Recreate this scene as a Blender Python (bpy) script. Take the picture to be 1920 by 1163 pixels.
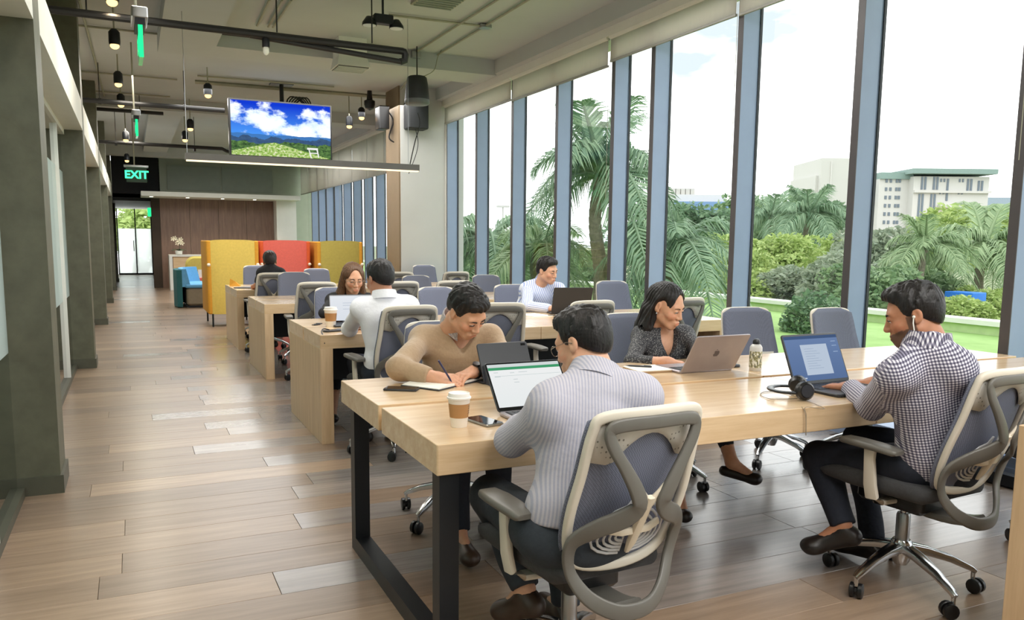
import bpy, bmesh, math, random
import numpy as np
from mathutils import Vector, Matrix, noise

random.seed(7)
sc = bpy.context.scene
for o in list(bpy.data.objects):
    bpy.data.objects.remove(o)
COL = sc.collection
PI = math.pi

# ------------------------------------------------------------------ camera
CAM = np.array([0.0, 0.0, 1.38])
YAW, PITCH, ROLL, FPX, PPY = 0.437859, -0.124218, 0.0101806, 1520.09, 644.207
_f = np.array([math.sin(YAW) * math.cos(PITCH), math.cos(YAW) * math.cos(PITCH), math.sin(PITCH)])
_r0 = np.array([math.cos(YAW), -math.sin(YAW), 0.0])
_u0 = np.cross(_r0, _f)
_r = math.cos(ROLL) * _r0 + math.sin(ROLL) * _u0
_u = -math.sin(ROLL) * _r0 + math.cos(ROLL) * _u0
cam_d = bpy.data.cameras.new('camera')
cam = bpy.data.objects.new('camera', cam_d)
COL.objects.link(cam)
M3 = Matrix((( _r[0], _u[0], -_f[0]), (_r[1], _u[1], -_f[1]), (_r[2], _u[2], -_f[2])))
cam.matrix_world = Matrix.Translation(Vector(CAM)) @ M3.to_4x4()
cam_d.sensor_width = 36.0
cam_d.lens = FPX / 1920.0 * 36.0
cam_d.shift_y = (PPY - 581.5) / 1920.0
cam_d.clip_end = 600
sc.camera = cam

def ray(px, py):
    return _f + (px - 960) / FPX * _r - (py - PPY) / FPX * _u
def at(px, py, y):                     # survey of the photograph: the point of the plane Y = y seen there
    d = ray(px, py)
    return Vector(CAM + d * (y / d[1]))
def atz(px, py, z):                    # ... of the plane Z = z
    d = ray(px, py)
    return Vector(CAM + d * ((z - CAM[2]) / d[2]))
def atx(px, py, x):
    d = ray(px, py)
    return Vector(CAM + d * (x / d[0]))

# ------------------------------------------------------------------ light and exposure
sc.view_settings.view_transform = 'Standard'
sc.view_settings.look = 'None'
sc.view_settings.gamma = 1.0
sc.view_settings.use_curve_mapping = False
sc.view_settings.exposure = 0.12
sc.cycles.use_denoising = True
sc.cycles.max_bounces = 10
sc.cycles.diffuse_bounces = 5
sc.cycles.glossy_bounces = 4
sc.cycles.transparent_max_bounces = 24
sc.cycles.transmission_bounces = 8
sc.cycles.caustics_reflective = False
sc.cycles.caustics_refractive = False
sc.cycles.sample_clamp_indirect = 8.0

SKY = 1.15
w = bpy.data.worlds.new('overcast_sky')
sc.world = w
w.use_nodes = True
nt = w.node_tree
nt.nodes.clear()
def wn(t, **k):
    n = nt.nodes.new(t)
    for a, b in k.items():
        setattr(n, a, b)
    return n
tc = wn('ShaderNodeTexCoord')
mp = wn('ShaderNodeMapping'); mp.inputs['Scale'].default_value = (2.2, 2.2, 6.0)
nz = wn('ShaderNodeTexNoise'); nz.inputs['Scale'].default_value = 2.1; nz.inputs['Detail'].default_value = 5.0
nz.inputs['Roughness'].default_value = 0.5
rp = wn('ShaderNodeValToRGB')
rp.color_ramp.elements[0].position = 0.36; rp.color_ramp.elements[0].color = (0.31, 0.345, 0.375, 1)
rp.color_ramp.elements[1].position = 0.52; rp.color_ramp.elements[1].color = (1.0, 1.0, 1.0, 1)
bg = wn('ShaderNodeBackground'); bg.inputs['Strength'].default_value = 2.3 * SKY
wo = wn('ShaderNodeOutputWorld')
nt.links.new(tc.outputs['Generated'], mp.inputs['Vector'])
nt.links.new(mp.outputs['Vector'], nz.inputs['Vector'])
nt.links.new(nz.outputs['Fac'], rp.inputs['Fac'])
nt.links.new(rp.outputs['Color'], bg.inputs['Color'])
nt.links.new(bg.outputs['Background'], wo.inputs['Surface'])

def area(name, loc, rot, size, sizey, power, color=(1, 1, 1)):
    l = bpy.data.lights.new(name, 'AREA')
    l.shape = 'RECTANGLE'; l.size = size; l.size_y = sizey; l.energy = power; l.color = color
    o = bpy.data.objects.new(name, l); COL.objects.link(o)
    o.location = loc; o.rotation_euler = rot
    return o
# fill area lights added under the slab to brighten the room, no fixtures
for i, (x, y, p) in enumerate(((2.2, -0.6, 210), (2.4, 5.6, 130), (2.4, 12.6, 160), (1.8, 19.5, 190))):
    area('ceiling_fill', (x, y, 3.5), (0, 0, 0), 3.4, 2.6, p, (1.0, 0.98, 0.95))
for i, (x, y, p) in enumerate(((0.1, 2.0, 24), (0.1, 7.0, 24), (0.1, 12.0, 30), (0.1, 17.5, 36), (0.2, 30.0, 60))):
    area('corridor_fill', (x, y, 3.4), (0, 0, 0), 0.3, 2.0, p, (1.0, 0.91, 0.78))  # warm fill light added along the corridor, no fixture belongs to it
for y in (2.5, 7.3, 12.1, 17.0):
    area('office_lamp', (-2.1, y, 2.9), (0, 0, 0), 1.4, 1.4, 38, (0.93, 1.0, 0.98))

# ------------------------------------------------------------------ materials
def newmat(name):
    m = bpy.data.materials.new(name); m.use_nodes = True
    t = m.node_tree; b = t.nodes['Principled BSDF']
    return m, t, b
def mix_rgb(t, a, b, fac, mode='MIX'):
    n = t.nodes.new('ShaderNodeMix'); n.data_type = 'RGBA'; n.blend_type = mode
    for sock, v in ((n.inputs[6], a), (n.inputs[7], b), (n.inputs[0], fac)):
        if isinstance(v, (int, float)):
            sock.default_value = v
        elif isinstance(v, tuple):
            sock.default_value = v if len(v) == 4 else (*v, 1)
        else:
            t.links.new(v, sock)
    return n.outputs[2]
def math_n(t, op, a, b=None, c=None):
    n = t.nodes.new('ShaderNodeMath'); n.operation = op
    for i, v in enumerate((a, b, c)):
        if v is None: continue
        if isinstance(v, (int, float)): n.inputs[i].default_value = v
        else: t.links.new(v, n.inputs[i])
    return n.outputs[0]
def vec_src(t, kind='Object', scale=(1, 1, 1), rot=(0, 0, 0)):
    c = t.nodes.new('ShaderNodeTexCoord'); m = t.nodes.new('ShaderNodeMapping')
    m.inputs['Scale'].default_value = scale; m.inputs['Rotation'].default_value = rot
    t.links.new(c.outputs[kind], m.inputs['Vector'])
    return m.outputs['Vector']
def noise_n(t, vec, scale, detail=4, rough=0.55, out='Fac'):
    n = t.nodes.new('ShaderNodeTexNoise'); n.inputs['Scale'].default_value = scale
    n.inputs['Detail'].default_value = detail; n.inputs['Roughness'].default_value = rough
    if vec is not None: t.links.new(vec, n.inputs['Vector'])
    return n.outputs[out]
def ramp_n(t, fac, stops):
    n = t.nodes.new('ShaderNodeValToRGB')
    el = n.color_ramp.elements
    while len(el) < len(stops): el.new(0.5)
    for e, (p, c) in zip(el, stops):
        e.position = p; e.color = c if len(c) == 4 else (*c, 1)
    t.links.new(fac, n.inputs['Fac'])
    return n.outputs['Color']
def bump_n(t, b, h, strength=0.3, dist=0.01):
    n = t.nodes.new('ShaderNodeBump'); n.inputs['Strength'].default_value = strength; n.inputs['Distance'].default_value = dist
    t.links.new(h, n.inputs['Height']); t.links.new(n.outputs['Normal'], b.inputs['Normal'])
def srgb(r, g, b):
    f = lambda c: (c / 255 / 12.92) if c / 255 <= 0.04045 else ((c / 255 + 0.055) / 1.055) ** 2.4
    return (f(r), f(g), f(b))
def plain(name, c, rough=0.5, metal=0.0, var=0.08, vscale=6.0, bump=0.0, bscale=60.0, spec=0.5):
    m, t, b = newmat(name)
    v = vec_src(t)
    n = noise_n(t, v, vscale)
    lo = tuple(x * (1 - var) for x in c); hi = tuple(min(1, x * (1 + var)) for x in c)
    t.links.new(ramp_n(t, n, [(0.3, lo), (0.7, hi)]), b.inputs['Base Color'])
    b.inputs['Roughness'].default_value = rough; b.inputs['Metallic'].default_value = metal
    b.inputs['Specular IOR Level'].default_value = spec
    if bump: bump_n(t, b, noise_n(t, v, bscale, 3), bump, 0.004)
    return m
def wood(name, c1, c2, axis='X', rough=0.42, scale=1.0, knots=True):
    m, t, b = newmat(name)
    s = {'X': (0.7, 9, 9), 'Y': (9, 0.7, 9), 'Z': (9, 9, 0.7)}[axis]
    v = vec_src(t, 'Object', tuple(k * scale for k in s))
    n1 = noise_n(t, v, 2.2, 6, 0.62)
    n2 = noise_n(t, v, 11.0, 4, 0.6)
    f = math_n(t, 'ADD', math_n(t, 'MULTIPLY', n1, 0.75), math_n(t, 'MULTIPLY', n2, 0.25))
    t.links.new(ramp_n(t, f, [(0.32, c1), (0.68, c2)]), b.inputs['Base Color'])
    b.inputs['Roughness'].default_value = rough
    bump_n(t, b, n2, 0.06, 0.002)
    return m
def glow(name, c, s):
    m = bpy.data.materials.new(name); m.use_nodes = True
    t = m.node_tree; t.nodes.clear()
    e = t.nodes.new('ShaderNodeEmission'); e.inputs['Color'].default_value = (*c, 1); e.inputs['Strength'].default_value = s
    o = t.nodes.new('ShaderNodeOutputMaterial'); t.links.new(e.outputs[0], o.inputs[0])
    return m
def pane(name, tint=(1, 1, 1), refl=0.06, frost=0.0, fcol=(0.8, 0.9, 0.9)):
    m = bpy.data.materials.new(name); m.use_nodes = True
    t = m.node_tree; t.nodes.clear()
    tr = t.nodes.new('ShaderNodeBsdfTransparent'); tr.inputs['Color'].default_value = (*tint, 1)
    gl = t.nodes.new('ShaderNodeBsdfGlossy'); gl.inputs['Roughness'].default_value = 0.02
    fr = t.nodes.new('ShaderNodeFresnel'); fr.inputs['IOR'].default_value = 1.45
    mx = t.nodes.new('ShaderNodeMixShader')
    ge = t.nodes.new('ShaderNodeNewGeometry')
    k = math_n(t, 'MULTIPLY', math_n(t, 'MULTIPLY', fr.outputs[0], refl / 0.06), math_n(t, 'SUBTRACT', 1.0, ge.outputs['Backfacing']))
    t.links.new(k, mx.inputs[0]); t.links.new(tr.outputs[0], mx.inputs[1]); t.links.new(gl.outputs[0], mx.inputs[2])
    out = mx.outputs[0]
    if frost:
        df = t.nodes.new('ShaderNodeBsdfTranslucent'); df.inputs['Color'].default_value = (*fcol, 1)
        d2 = t.nodes.new('ShaderNodeBsdfDiffuse'); d2.inputs['Color'].default_value = (*fcol, 1)
        a = t.nodes.new('ShaderNodeMixShader'); a.inputs[0].default_value = 0.12 if 'door' in name else 0.5
        t.links.new(df.outputs[0], a.inputs[1]); t.links.new(d2.outputs[0], a.inputs[2])
        q = t.nodes.new('ShaderNodeMixShader'); q.inputs[0].default_value = frost
        t.links.new(out, q.inputs[1]); t.links.new(a.outputs[0], q.inputs[2]); out = q.outputs[0]
    o = t.nodes.new('ShaderNodeOutputMaterial'); t.links.new(out, o.inputs[0])
    return m

# ------------------------------------------------------------------ mesh helpers
class MB:
    def __init__(s): s.v = []; s.f = []; s.mi = []
    def add(s, vs, fs, mi=0):
        b = len(s.v); s.v += [tuple(v) for v in vs]
        s.f += [tuple(i + b for i in f) for f in fs]; s.mi += [mi] * len(fs)
        return s
    def box(s, lo, hi, mi=0):
        x0, y0, z0 = lo; x1, y1, z1 = hi
        return s.add([(x0, y0, z0), (x1, y0, z0), (x1, y1, z0), (x0, y1, z0), (x0, y0, z1), (x1, y0, z1), (x1, y1, z1), (x0, y1, z1)],
                     [(0, 3, 2, 1), (4, 5, 6, 7), (0, 1, 5, 4), (1, 2, 6, 5), (2, 3, 7, 6), (3, 0, 4, 7)], mi)
    def rbox(s, lo, hi, r=0.01, n=3, mi=0, axis=2):
        # box with rounded vertical edges (axis = extrusion axis) and small chamfer rims
        a, b = [i for i in range(3) if i != axis]
        r = min(r, (hi[a] - lo[a]) / 2 - 1e-4, (hi[b] - lo[b]) / 2 - 1e-4)
        c = min(r * 0.5, (hi[axis] - lo[axis]) * 0.25)
        def ring(inset, h):
            out = []
            for cx, cy, a0 in ((hi[a] - r, hi[b] - r, 0), (lo[a] + r, hi[b] - r, 1), (lo[a] + r, lo[b] + r, 2), (hi[a] - r, lo[b] + r, 3)):
                for k in range(n + 1):
                    t = (a0 + k / n) * PI / 2
                    p = [0, 0, 0]; p[a] = cx + (r - inset) * math.cos(t); p[b] = cy + (r - inset) * math.sin(t); p[axis] = h
                    out.append(tuple(p))
            return out
        rings = [ring(c, lo[axis]), ring(0, lo[axis] + c), ring(0, hi[axis] - c), ring(c, hi[axis])]
        return s.loft(rings, caps=True, mi=mi)
    def loft(s, rings, caps=True, closed=True, mi=0):
        n = len(rings[0]); vs = [p for r in rings for p in r]; fs = []
        for i in range(len(rings) - 1):
            for j in range(n if closed else n - 1):
                k = (j + 1) % n
                fs.append((i * n + j, i * n + k, (i + 1) * n + k, (i + 1) * n + j))
        if caps:
            fs.append(tuple(range(n - 1, -1, -1))); fs.append(tuple((len(rings) - 1) * n + j for j in range(n)))
        return s.add(vs, fs, mi)
    def tube(s, pts, r, n=8, caps=True, mi=0, closed=False):
        pts = [Vector(p) for p in pts]; rs = r if isinstance(r, (list, tuple)) else [r] * len(pts)
        return s.sweep(pts, [[(math.cos(2 * PI * k / n) * q, math.sin(2 * PI * k / n) * q) for k in range(n)] for q in rs], None, caps, mi, closed)
    def sweep(s, pts, profs, up=None, caps=True, mi=0, closed=False):
        # profs: one 2-D profile (a list of (side, up)) per point, or one for all
        pts = [Vector(p) for p in pts]; N = len(pts)
        if isinstance(profs[0][0], (int, float)): profs = [profs] * N
        rings = []; prev = None
        for i, p in enumerate(pts):
            if closed: t = pts[(i + 1) % N] - pts[i - 1]
            else: t = pts[min(i + 1, N - 1)] - pts[max(i - 1, 0)]
            t = t.normalized() if t.length > 1e-9 else Vector((0, 0, 1))
            if up is not None:
                u = up[i] if isinstance(up, list) else Vector(up)
                u = Vector(u)
            else:
                u = prev if prev is not None else (Vector((0, 0, 1)) if abs(t.z) < 0.9 else Vector((0, 1, 0)))
            sd = t.cross(u)
            if sd.length < 1e-6: sd = t.orthogonal()
            sd.normalize(); u = sd.cross(t).normalized(); prev = u
            rings.append([p + sd * a + u * b for a, b in profs[i]])
        if closed: rings.append(rings[0]); caps = False
        return s.loft(rings, caps, True, mi)
    def lathe(s, prof, n=24, c=(0, 0, 0), mi=0, caps=True):
        rings = [[(c[0] + r * math.cos(2 * PI * k / n), c[1] + r * math.sin(2 * PI * k / n), c[2] + z) for k in range(n)] for r, z in prof]
        return s.loft(rings, caps, True, mi)
    def prism(s, poly, axis, a0, a1, mi=0):
        # poly: 2-D outline in the plane of the other two axes
        o = [i for i in range(3) if i != axis]
        def P(q, h):
            p = [0, 0, 0]; p[o[0]] = q[0]; p[o[1]] = q[1]; p[axis] = h
            return tuple(p)
        return s.loft([[P(q, a0) for q in poly], [P(q, a1) for q in poly]], True, True, mi)
    def sphere(s, c, r, n=12, m=8, mi=0):
        rx, ry, rz = r if isinstance(r, (tuple, list)) else (r, r, r)
        rings = []
        for i in range(m + 1):
            a = -PI / 2 + PI * i / m
            q = max(math.cos(a), 1e-3)
            rings.append([(c[0] + rx * q * math.cos(2 * PI * k / n), c[1] + ry * q * math.sin(2 * PI * k / n), c[2] + rz * math.sin(a)) for k in range(n)])
        return s.loft(rings, True, True, mi)
    def xform(s, M, start=0):
        s.v[start:] = [tuple(M @ Vector(v)) for v in s.v[start:]]
        return s
    def mesh(s, name, mats, smooth=False):
        me = bpy.data.meshes.new(name); me.from_pydata(s.v, [], s.f)
        for m in (mats if isinstance(mats, (list, tuple)) else [mats]): me.materials.append(m)
        me.polygons.foreach_set('material_index', s.mi)
        bm = bmesh.new(); bm.from_mesh(me); bmesh.ops.recalc_face_normals(bm, faces=bm.faces)
        if smooth:
            for f in bm.faces: f.smooth = True
            if smooth is not True:
                for e in bm.edges:
                    if len(e.link_faces) == 2 and e.calc_face_angle(0) > smooth: e.smooth = False
        bm.to_mesh(me); bm.free()
        return me
    def build(s, name, mats, parent=None, smooth=0.6, **k):
        o = bpy.data.objects.new(name, s.mesh(name, mats, smooth)); COL.objects.link(o)
        if parent is not None: o.parent = parent
        for a, b in k.items(): o[a] = b
        return o

def tag(o, label, cat, group=None):
    o['label'] = label; o['category'] = cat
    if group: o['group'] = group
    return o
def thing(name, label, cat, loc=(0, 0, 0), rotz=0.0, group=None):
    o = bpy.data.objects.new(name, None); COL.objects.link(o)
    o.location = loc; o.rotation_euler = (0, 0, rotz); o.empty_display_size = 0.1
    return tag(o, label, cat, group)
def struct(o):
    o['kind'] = 'structure'; return o
def linkobj(name, me, parent=None, loc=None, rot=None, **k):
    o = bpy.data.objects.new(name, me); COL.objects.link(o)
    if parent is not None: o.parent = parent
    if loc is not None: o.location = loc
    if rot is not None: o.rotation_euler = rot
    for a, b in k.items(): o[a] = b
    return o
def dup(root, loc, rotz, label=None, group=None, scale=None):
    def cp(o, par):
        c = o.copy(); COL.objects.link(c)
        if par is not None: c.parent = par
        for ch in list(o.children): cp(ch, c)
        return c
    r = cp(root, None); r.location = loc; r.rotation_euler = (0, 0, rotz)
    if label: r['label'] = label
    if group: r['group'] = group
    if scale: r.scale = scale
    return r
def bez(p0, p1, p2, p3, n):
    p0, p1, p2, p3 = map(Vector, (p0, p1, p2, p3)); out = []
    for i in range(n + 1):
        t = i / n; q = 1 - t
        out.append(p0 * q ** 3 + p1 * 3 * q * q * t + p2 * 3 * q * t * t + p3 * t ** 3)
    return out
def cat_rom(pts, n=6, closed=False):
    pts = [Vector(p) for p in pts]; N = len(pts); out = []
    for i in range(N if closed else N - 1):
        a, b, c, d = (pts[(i - 1) % N], pts[i], pts[(i + 1) % N], pts[(i + 2) % N]) if closed else (pts[max(i - 1, 0)], pts[i], pts[i + 1], pts[min(i + 2, N - 1)])
        for k in range(n):
            t = k / n
            out.append(0.5 * ((2 * b) + (c - a) * t + (2 * a - 5 * b + 4 * c - d) * t * t + (3 * b - a - 3 * c + d) * t ** 3))
    if not closed: out.append(pts[-1])
    return out
def rrect(w, h, r=None, n=3):
    r = min(w, h) * 0.35 if r is None else min(r, min(w, h) / 2 - 1e-5); o = []
    for cx, cy, a in ((w / 2 - r, h / 2 - r, 0), (-w / 2 + r, h / 2 - r, 1), (-w / 2 + r, -h / 2 + r, 2), (w / 2 - r, -h / 2 + r, 3)):
        for k in range(n + 1):
            t = (a + k / n) * PI / 2
            o.append((cx + r * math.cos(t), cy + r * math.sin(t)))
    return o
def textmesh(body, size, mat, parent, loc, rot, name='lettering', bold=0.0, align='CENTER', ext=0.0005):
    cu = bpy.data.curves.new(name, 'FONT'); cu.body = body; cu.size = size; cu.align_x = align; cu.align_y = 'CENTER'
    cu.extrude = ext; cu.offset = bold; cu.resolution_u = 2
    o = bpy.data.objects.new(name, cu); COL.objects.link(o)
    dg = bpy.context.evaluated_depsgraph_get(); me = bpy.data.meshes.new_from_object(o.evaluated_get(dg))
    bpy.data.objects.remove(o); bpy.data.curves.remove(cu)
    me.materials.clear(); me.materials.append(mat)
    return linkobj(name, me, parent, loc, rot)
# ------------------------------------------------------------------ the shell of the room
CEIL = 3.8
M = {}
M['ceiling'] = plain('ceiling_paint', srgb(188, 191, 192), 0.85, var=0.04, vscale=1.2, bump=0.15, bscale=14)
M['white'] = plain('white_paint', srgb(226, 226, 220), 0.6, var=0.02)
M['plaster'] = plain('grey_plaster', srgb(190, 190, 188), 0.8, var=0.03, vscale=2, bump=0.08, bscale=30)
M['tan'] = plain('tan_cladding', srgb(132, 114, 90), 0.6, var=0.05)
M['stone'] = plain('olive_stone', srgb(92, 92, 76), 0.55, var=0.16, vscale=9, bump=0.12, bscale=40)
M['stone_base'] = plain('olive_base', srgb(78, 78, 66), 0.5, var=0.1)
M['bulk'] = plain('grey_green_wall', srgb(166, 172, 156), 0.8, var=0.04)
M['bulk2'] = plain('grey_green_panel', srgb(146, 154, 142), 0.6, var=0.04)
M['black_void'] = plain('black_plenum', srgb(28, 29, 32), 0.9)
M['dark_brown'] = plain('dark_brown_wall', srgb(58, 46, 34), 0.7)
M['frame'] = plain('slate_blue_aluminium', srgb(134, 151, 180), 0.42, 0.0, var=0.03)
M['mullion_shade'] = plain('painted_mullion_shade', srgb(74, 70, 72), 0.45, 0.2)  # dark tone standing for shade on the backlit mullion faces
M['gasket'] = plain('dark_gasket', srgb(38, 40, 44), 0.6)
M['glass'] = pane('clear_glass', (0.98, 0.995, 0.99), 0.025)
M['glass_in'] = pane('office_glass', (0.86, 0.93, 0.91), 0.10)
M['frost'] = pane('frosted_glass', (0.9, 0.97, 0.96), 0.08, 0.72, srgb(222, 234, 232))
M['door_frost'] = pane('door_frosted_glass', (0.95, 1, 0.98), 0.05, 0.6, (0.95, 0.98, 0.97))
M['black_metal'] = plain('black_powder_coat', srgb(30, 33, 38), 0.42, 0.3)
M['black_pipe'] = plain('black_pipe_paint', srgb(34, 34, 34), 0.5, 0.2)
M['conduit'] = plain('painted_conduit', srgb(160, 158, 140), 0.6, 0.2)
M['chrome'] = plain('polished_aluminium', srgb(205, 208, 212), 0.16, 1.0, var=0.02)
M['steel'] = plain('brushed_steel', srgb(170, 172, 174), 0.3, 1.0)
M['oak'] = wood('light_oak', srgb(203, 170, 130), srgb(230, 202, 164), 'X', 0.27)
M['oak_v'] = wood('light_oak_upright', srgb(196, 164, 126), srgb(222, 194, 158), 'Z', 0.42)
M['walnut'] = wood('walnut_panel', srgb(108, 84, 72), srgb(138, 112, 97), 'Z', 0.5)

for k_ in ('oak',):
    b_ = M[k_].node_tree.nodes['Principled BSDF']; b_.inputs['Coat Weight'].default_value = 0.6; b_.inputs['Coat Roughness'].default_value = 0.16
def plank_mat(name, stops, rough):
    m, t, b = newmat(name)
    oi = t.nodes.new('ShaderNodeObjectInfo'); ge = t.nodes.new('ShaderNodeNewGeometry')
    rnd = math_n(t, 'FRACT', math_n(t, 'ADD', math_n(t, 'MULTIPLY', oi.outputs['Random'], 7.31), math_n(t, 'MULTIPLY', ge.outputs['Random Per Island'], 3.17)))
    c = t.nodes.new('ShaderNodeTexCoord'); mp_ = t.nodes.new('ShaderNodeMapping'); mp_.inputs['Scale'].default_value = (0.9, 14, 1)
    ad = t.nodes.new('ShaderNodeVectorMath'); ad.operation = 'ADD'
    cb = t.nodes.new('ShaderNodeCombineXYZ'); t.links.new(math_n(t, 'MULTIPLY', rnd, 91.0), cb.inputs[0]); t.links.new(math_n(t, 'MULTIPLY', rnd, 37.0), cb.inputs[2])
    t.links.new(c.outputs['Object'], mp_.inputs['Vector']); t.links.new(mp_.outputs[0], ad.inputs[0]); t.links.new(cb.outputs[0], ad.inputs[1])
    g = noise_n(t, ad.outputs[0], 2.0, 6, 0.65)
    base = ramp_n(t, rnd, stops)
    col = mix_rgb(t, base, ramp_n(t, g, [(0.3, (0.62, 0.6, 0.58)), (0.7, (1.15, 1.14, 1.12))]), 0.8, 'MULTIPLY')
    t.links.new(col, b.inputs['Base Color'])
    b.inputs['Roughness'].default_value = rough
    b.inputs['Specular IOR Level'].default_value = 0.6
    bump_n(t, b, g, 0.10, 0.002)
    return m
M['plank_warm'] = plank_mat('warm_wood_plank', [(0, srgb(132, 113, 98)), (0.5, srgb(148, 126, 107)), (1, srgb(168, 144, 122))], 0.32)
M['plank_grey'] = plank_mat('grey_wood_plank', [(0, srgb(116, 112, 110)), (0.14, srgb(138, 131, 127)), (0.6, srgb(150, 140, 134)), (1, srgb(160, 149, 141))], 0.24)

for k_ in ('plank_grey', 'plank_warm'):
    b_ = M[k_].node_tree.nodes['Principled BSDF']; b_.inputs['Coat Weight'].default_value = 0.55 if k_ == 'plank_grey' else 0.35; b_.inputs['Coat Roughness'].default_value = 0.26
# floor: slab plus planks laid across the room
fl = MB().box((-3.4, -4.2, -0.30), (5.0, 35.2, -0.014)).build('floor', plain('floor_screed', srgb(140, 126, 112), 0.6), smooth=False); struct(fl)
PW, PL = 0.236, 1.56
pm = {}
for k in ('plank_warm', 'plank_grey'):
    for L in (PL, PL * 0.55):
        b = MB(); h = L / 2 - 0.0007; q = PW / 2 - 0.0007; c = 0.0014
        b.loft([[(-h, -q, -0.0135), (h, -q, -0.0135), (h, q, -0.0135), (-h, q, -0.0135)], [(-h, -q, -c), (h, -q, -c), (h, q, -c), (-h, q, -c)],
                [(-h + c, -q + c, 0), (h - c, -q + c, 0), (h - c, q - c, 0), (-h + c, q - c, 0)]])
        pm[k, L] = b.mesh('plank', M[k])
rp_ = random.Random(3)
far = {'plank_warm': MB(), 'plank_grey': MB()}
far_b = {}
row = 0; y = 1.0; npl = 0
while y < 34.6:
    x = -0.62 - rp_.random() * 1.2
    while x < 4.75:
        x0, x1 = max(x, -3.3), x + PL
        cx = (x0 + x1) / 2; cy = y + PW / 2
        if cx < 4.9 and not (cx > 1.6 and y > 25.2):
            desk_zone = 1.0 < cx < 5.2 and 2.3 < cy < 12.4
            kk = 'plank_grey' if (desk_zone and rp_.random() < 0.86) or rp_.random() < 0.025 else 'plank_warm'
            if cy < 12.0:
                linkobj('plank', pm[kk, PL], fl, (cx, cy, 0.0)); npl += 1
            else:
                far[kk].box((x0 + 0.001, y + 0.001, -0.013), (x1 - 0.001, y + PW - 0.001, 0.0))
        x += PL
    y += PW; row += 1
for k, b in far.items():
    o = b.build('plank_field', M[k], fl, smooth=False); o['kind'] = 'stuff'

# ceiling slab, beams
struct(MB().box((-0.82, -4.2, CEIL), (5.1, 25.0, CEIL + 0.2)).build('ceiling', M['ceiling'], smooth=False))
beams = [((0.39, -4.2, 3.6), (1.0, 10.3, 3.8)), ((0.39, 10.3, 3.6), (4.55, 10.95, 3.8)), ((0.39, 16.3, 3.6), (0.95, 23.3, 3.8)),
         ((-0.6, 15.75, 3.6), (4.55, 16.3, 3.8)), ((-0.6, 23.3, 3.5), (4.55, 23.8, 3.8)), ((4.52, -4.2, 3.62), (5.05, 24.9, 3.8))]
for i, (a, b) in enumerate(beams):
    struct(MB().box(a, (b[0], b[1], b[2] + 0.02)).build('trim_%d' % (i + 1), M['ceiling'], smooth=False))
struct(MB().box((4.62, -4.2, 3.53), (5.0, 12.62, 3.63)).build('trim_7', M['white'], smooth=False))
struct(MB().box((4.62, 13.3, 3.58), (5.0, 24.9, 3.63)).build('trim_8', M['white'], smooth=False))

# left wall: pilasters, glazed office fronts, white soffits
lw = thing('wall_left', 'row of olive stone pilasters along the corridor', 'wall'); del lw['category']; struct(lw)
PIL = [0.15, 4.92, 9.65, 14.5, 19.3, 24.1, 28.9]
for i, yc in enumerate(PIL):
    MB().box((-0.85, yc, 0.0), (-0.40, yc + 0.34, CEIL)).build('pilaster', M['stone'], lw, smooth=False)
    MB().box((-0.86, yc - 0.012, 0.0), (-0.385, yc + 0.352, 0.10)).build('plinth', M['stone_base'], lw, smooth=False)
struct(MB().box((-0.87, 23.8, 0), (-0.83, 34.6, CEIL)).build('trim_9', M['stone'], smooth=False))
struct(MB().box((-0.95, -4.2, 2.79), (-0.86, 35, CEIL + 0.1)).build('trim_10', plain('olive_upper_wall', srgb(120, 118, 98), 0.8), smooth=False))
for i in range(len(PIL) - 1):
    y0, y1 = PIL[i] + 0.34, PIL[i + 1]
    s = MB().box((-0.86, y0, 2.48), (-0.40, y1, 2.79)).build('trim_%d' % (11 + i), M['white'], smooth=False); struct(s)
    # glazed front
    wfr = thing('window_%d' % (20 + i), 'glazed office front between two pilasters', 'window'); del wfr['category']; struct(wfr)
    b = MB()
    b.box((-0.64, y0, 2.43), (-0.57, y1, 2.48)); b.build('frame', M['white'], wfr, smooth=False)
    MB().box((-0.64, y0, 0.0), (-0.57, y1, 0.05)).build('bottom_rail', M['stone_base'], wfr, smooth=False)
    for yy in (y0 + 0.02, y0 + 1.15, y1 - 0.9):
        MB().box((-0.635, yy - 0.02, 0.05), (-0.575, yy + 0.02, 2.43)).build('mullion', M['white'], wfr, smooth=False)
    MB().box((-0.610, y0 + 0.02, 0.05), (-0.604, y1 - 0.01, 0.78)).build('pane', M['glass_in'], wfr, smooth=False)
    MB().box((-0.610, y0 + 0.02, 0.78), (-0.604, y1 - 0.01, 2.05)).build('frosted_pane', M['frost'], wfr, smooth=False)
    MB().box((-0.610, y0 + 0.02, 2.05), (-0.604, y1 - 0.01, 2.43)).build('pane', M['glass_in'], wfr, smooth=False)
    hb = MB(); yh = y0 + 1.02
    hb.tube([(-0.545, yh, 0.85), (-0.545, yh, 1.55)], 0.013); hb.tube([(-0.60, yh, 0.95), (-0.545, yh, 0.95)], 0.008); hb.tube([(-0.60, yh, 1.45), (-0.545, yh, 1.45)], 0.008)
    hb.build('door_handle', M['steel'], wfr)
    cb = MB().box((-0.585, y0 + 0.16, 2.33), (-0.54, y0 + 0.40, 2.39)); cb.tube([(-0.56, y0 + 0.38, 2.40), (-0.52, y0 + 0.62, 2.42)], 0.008)
    cb.build('door_closer', M['steel'], wfr)
    # the office behind the glass
    struct(MB().box((-3.2, y0 - 0.34, 2.9), (-0.86, y0, 3.0)).build('trim_%d' % (30 + i), M['white'], smooth=False))
struct(MB().box((-3.3, -4.2, 0), (-3.2, 25, 3.0)).build('wall_office', plain('office_wall', srgb(198, 208, 204), 0.8), smooth=False))
struct(MB().box((-3.3, -4.2, 3.0), (-0.86, 25, 3.05)).build('ceiling_office', M['white'], smooth=False))
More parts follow.
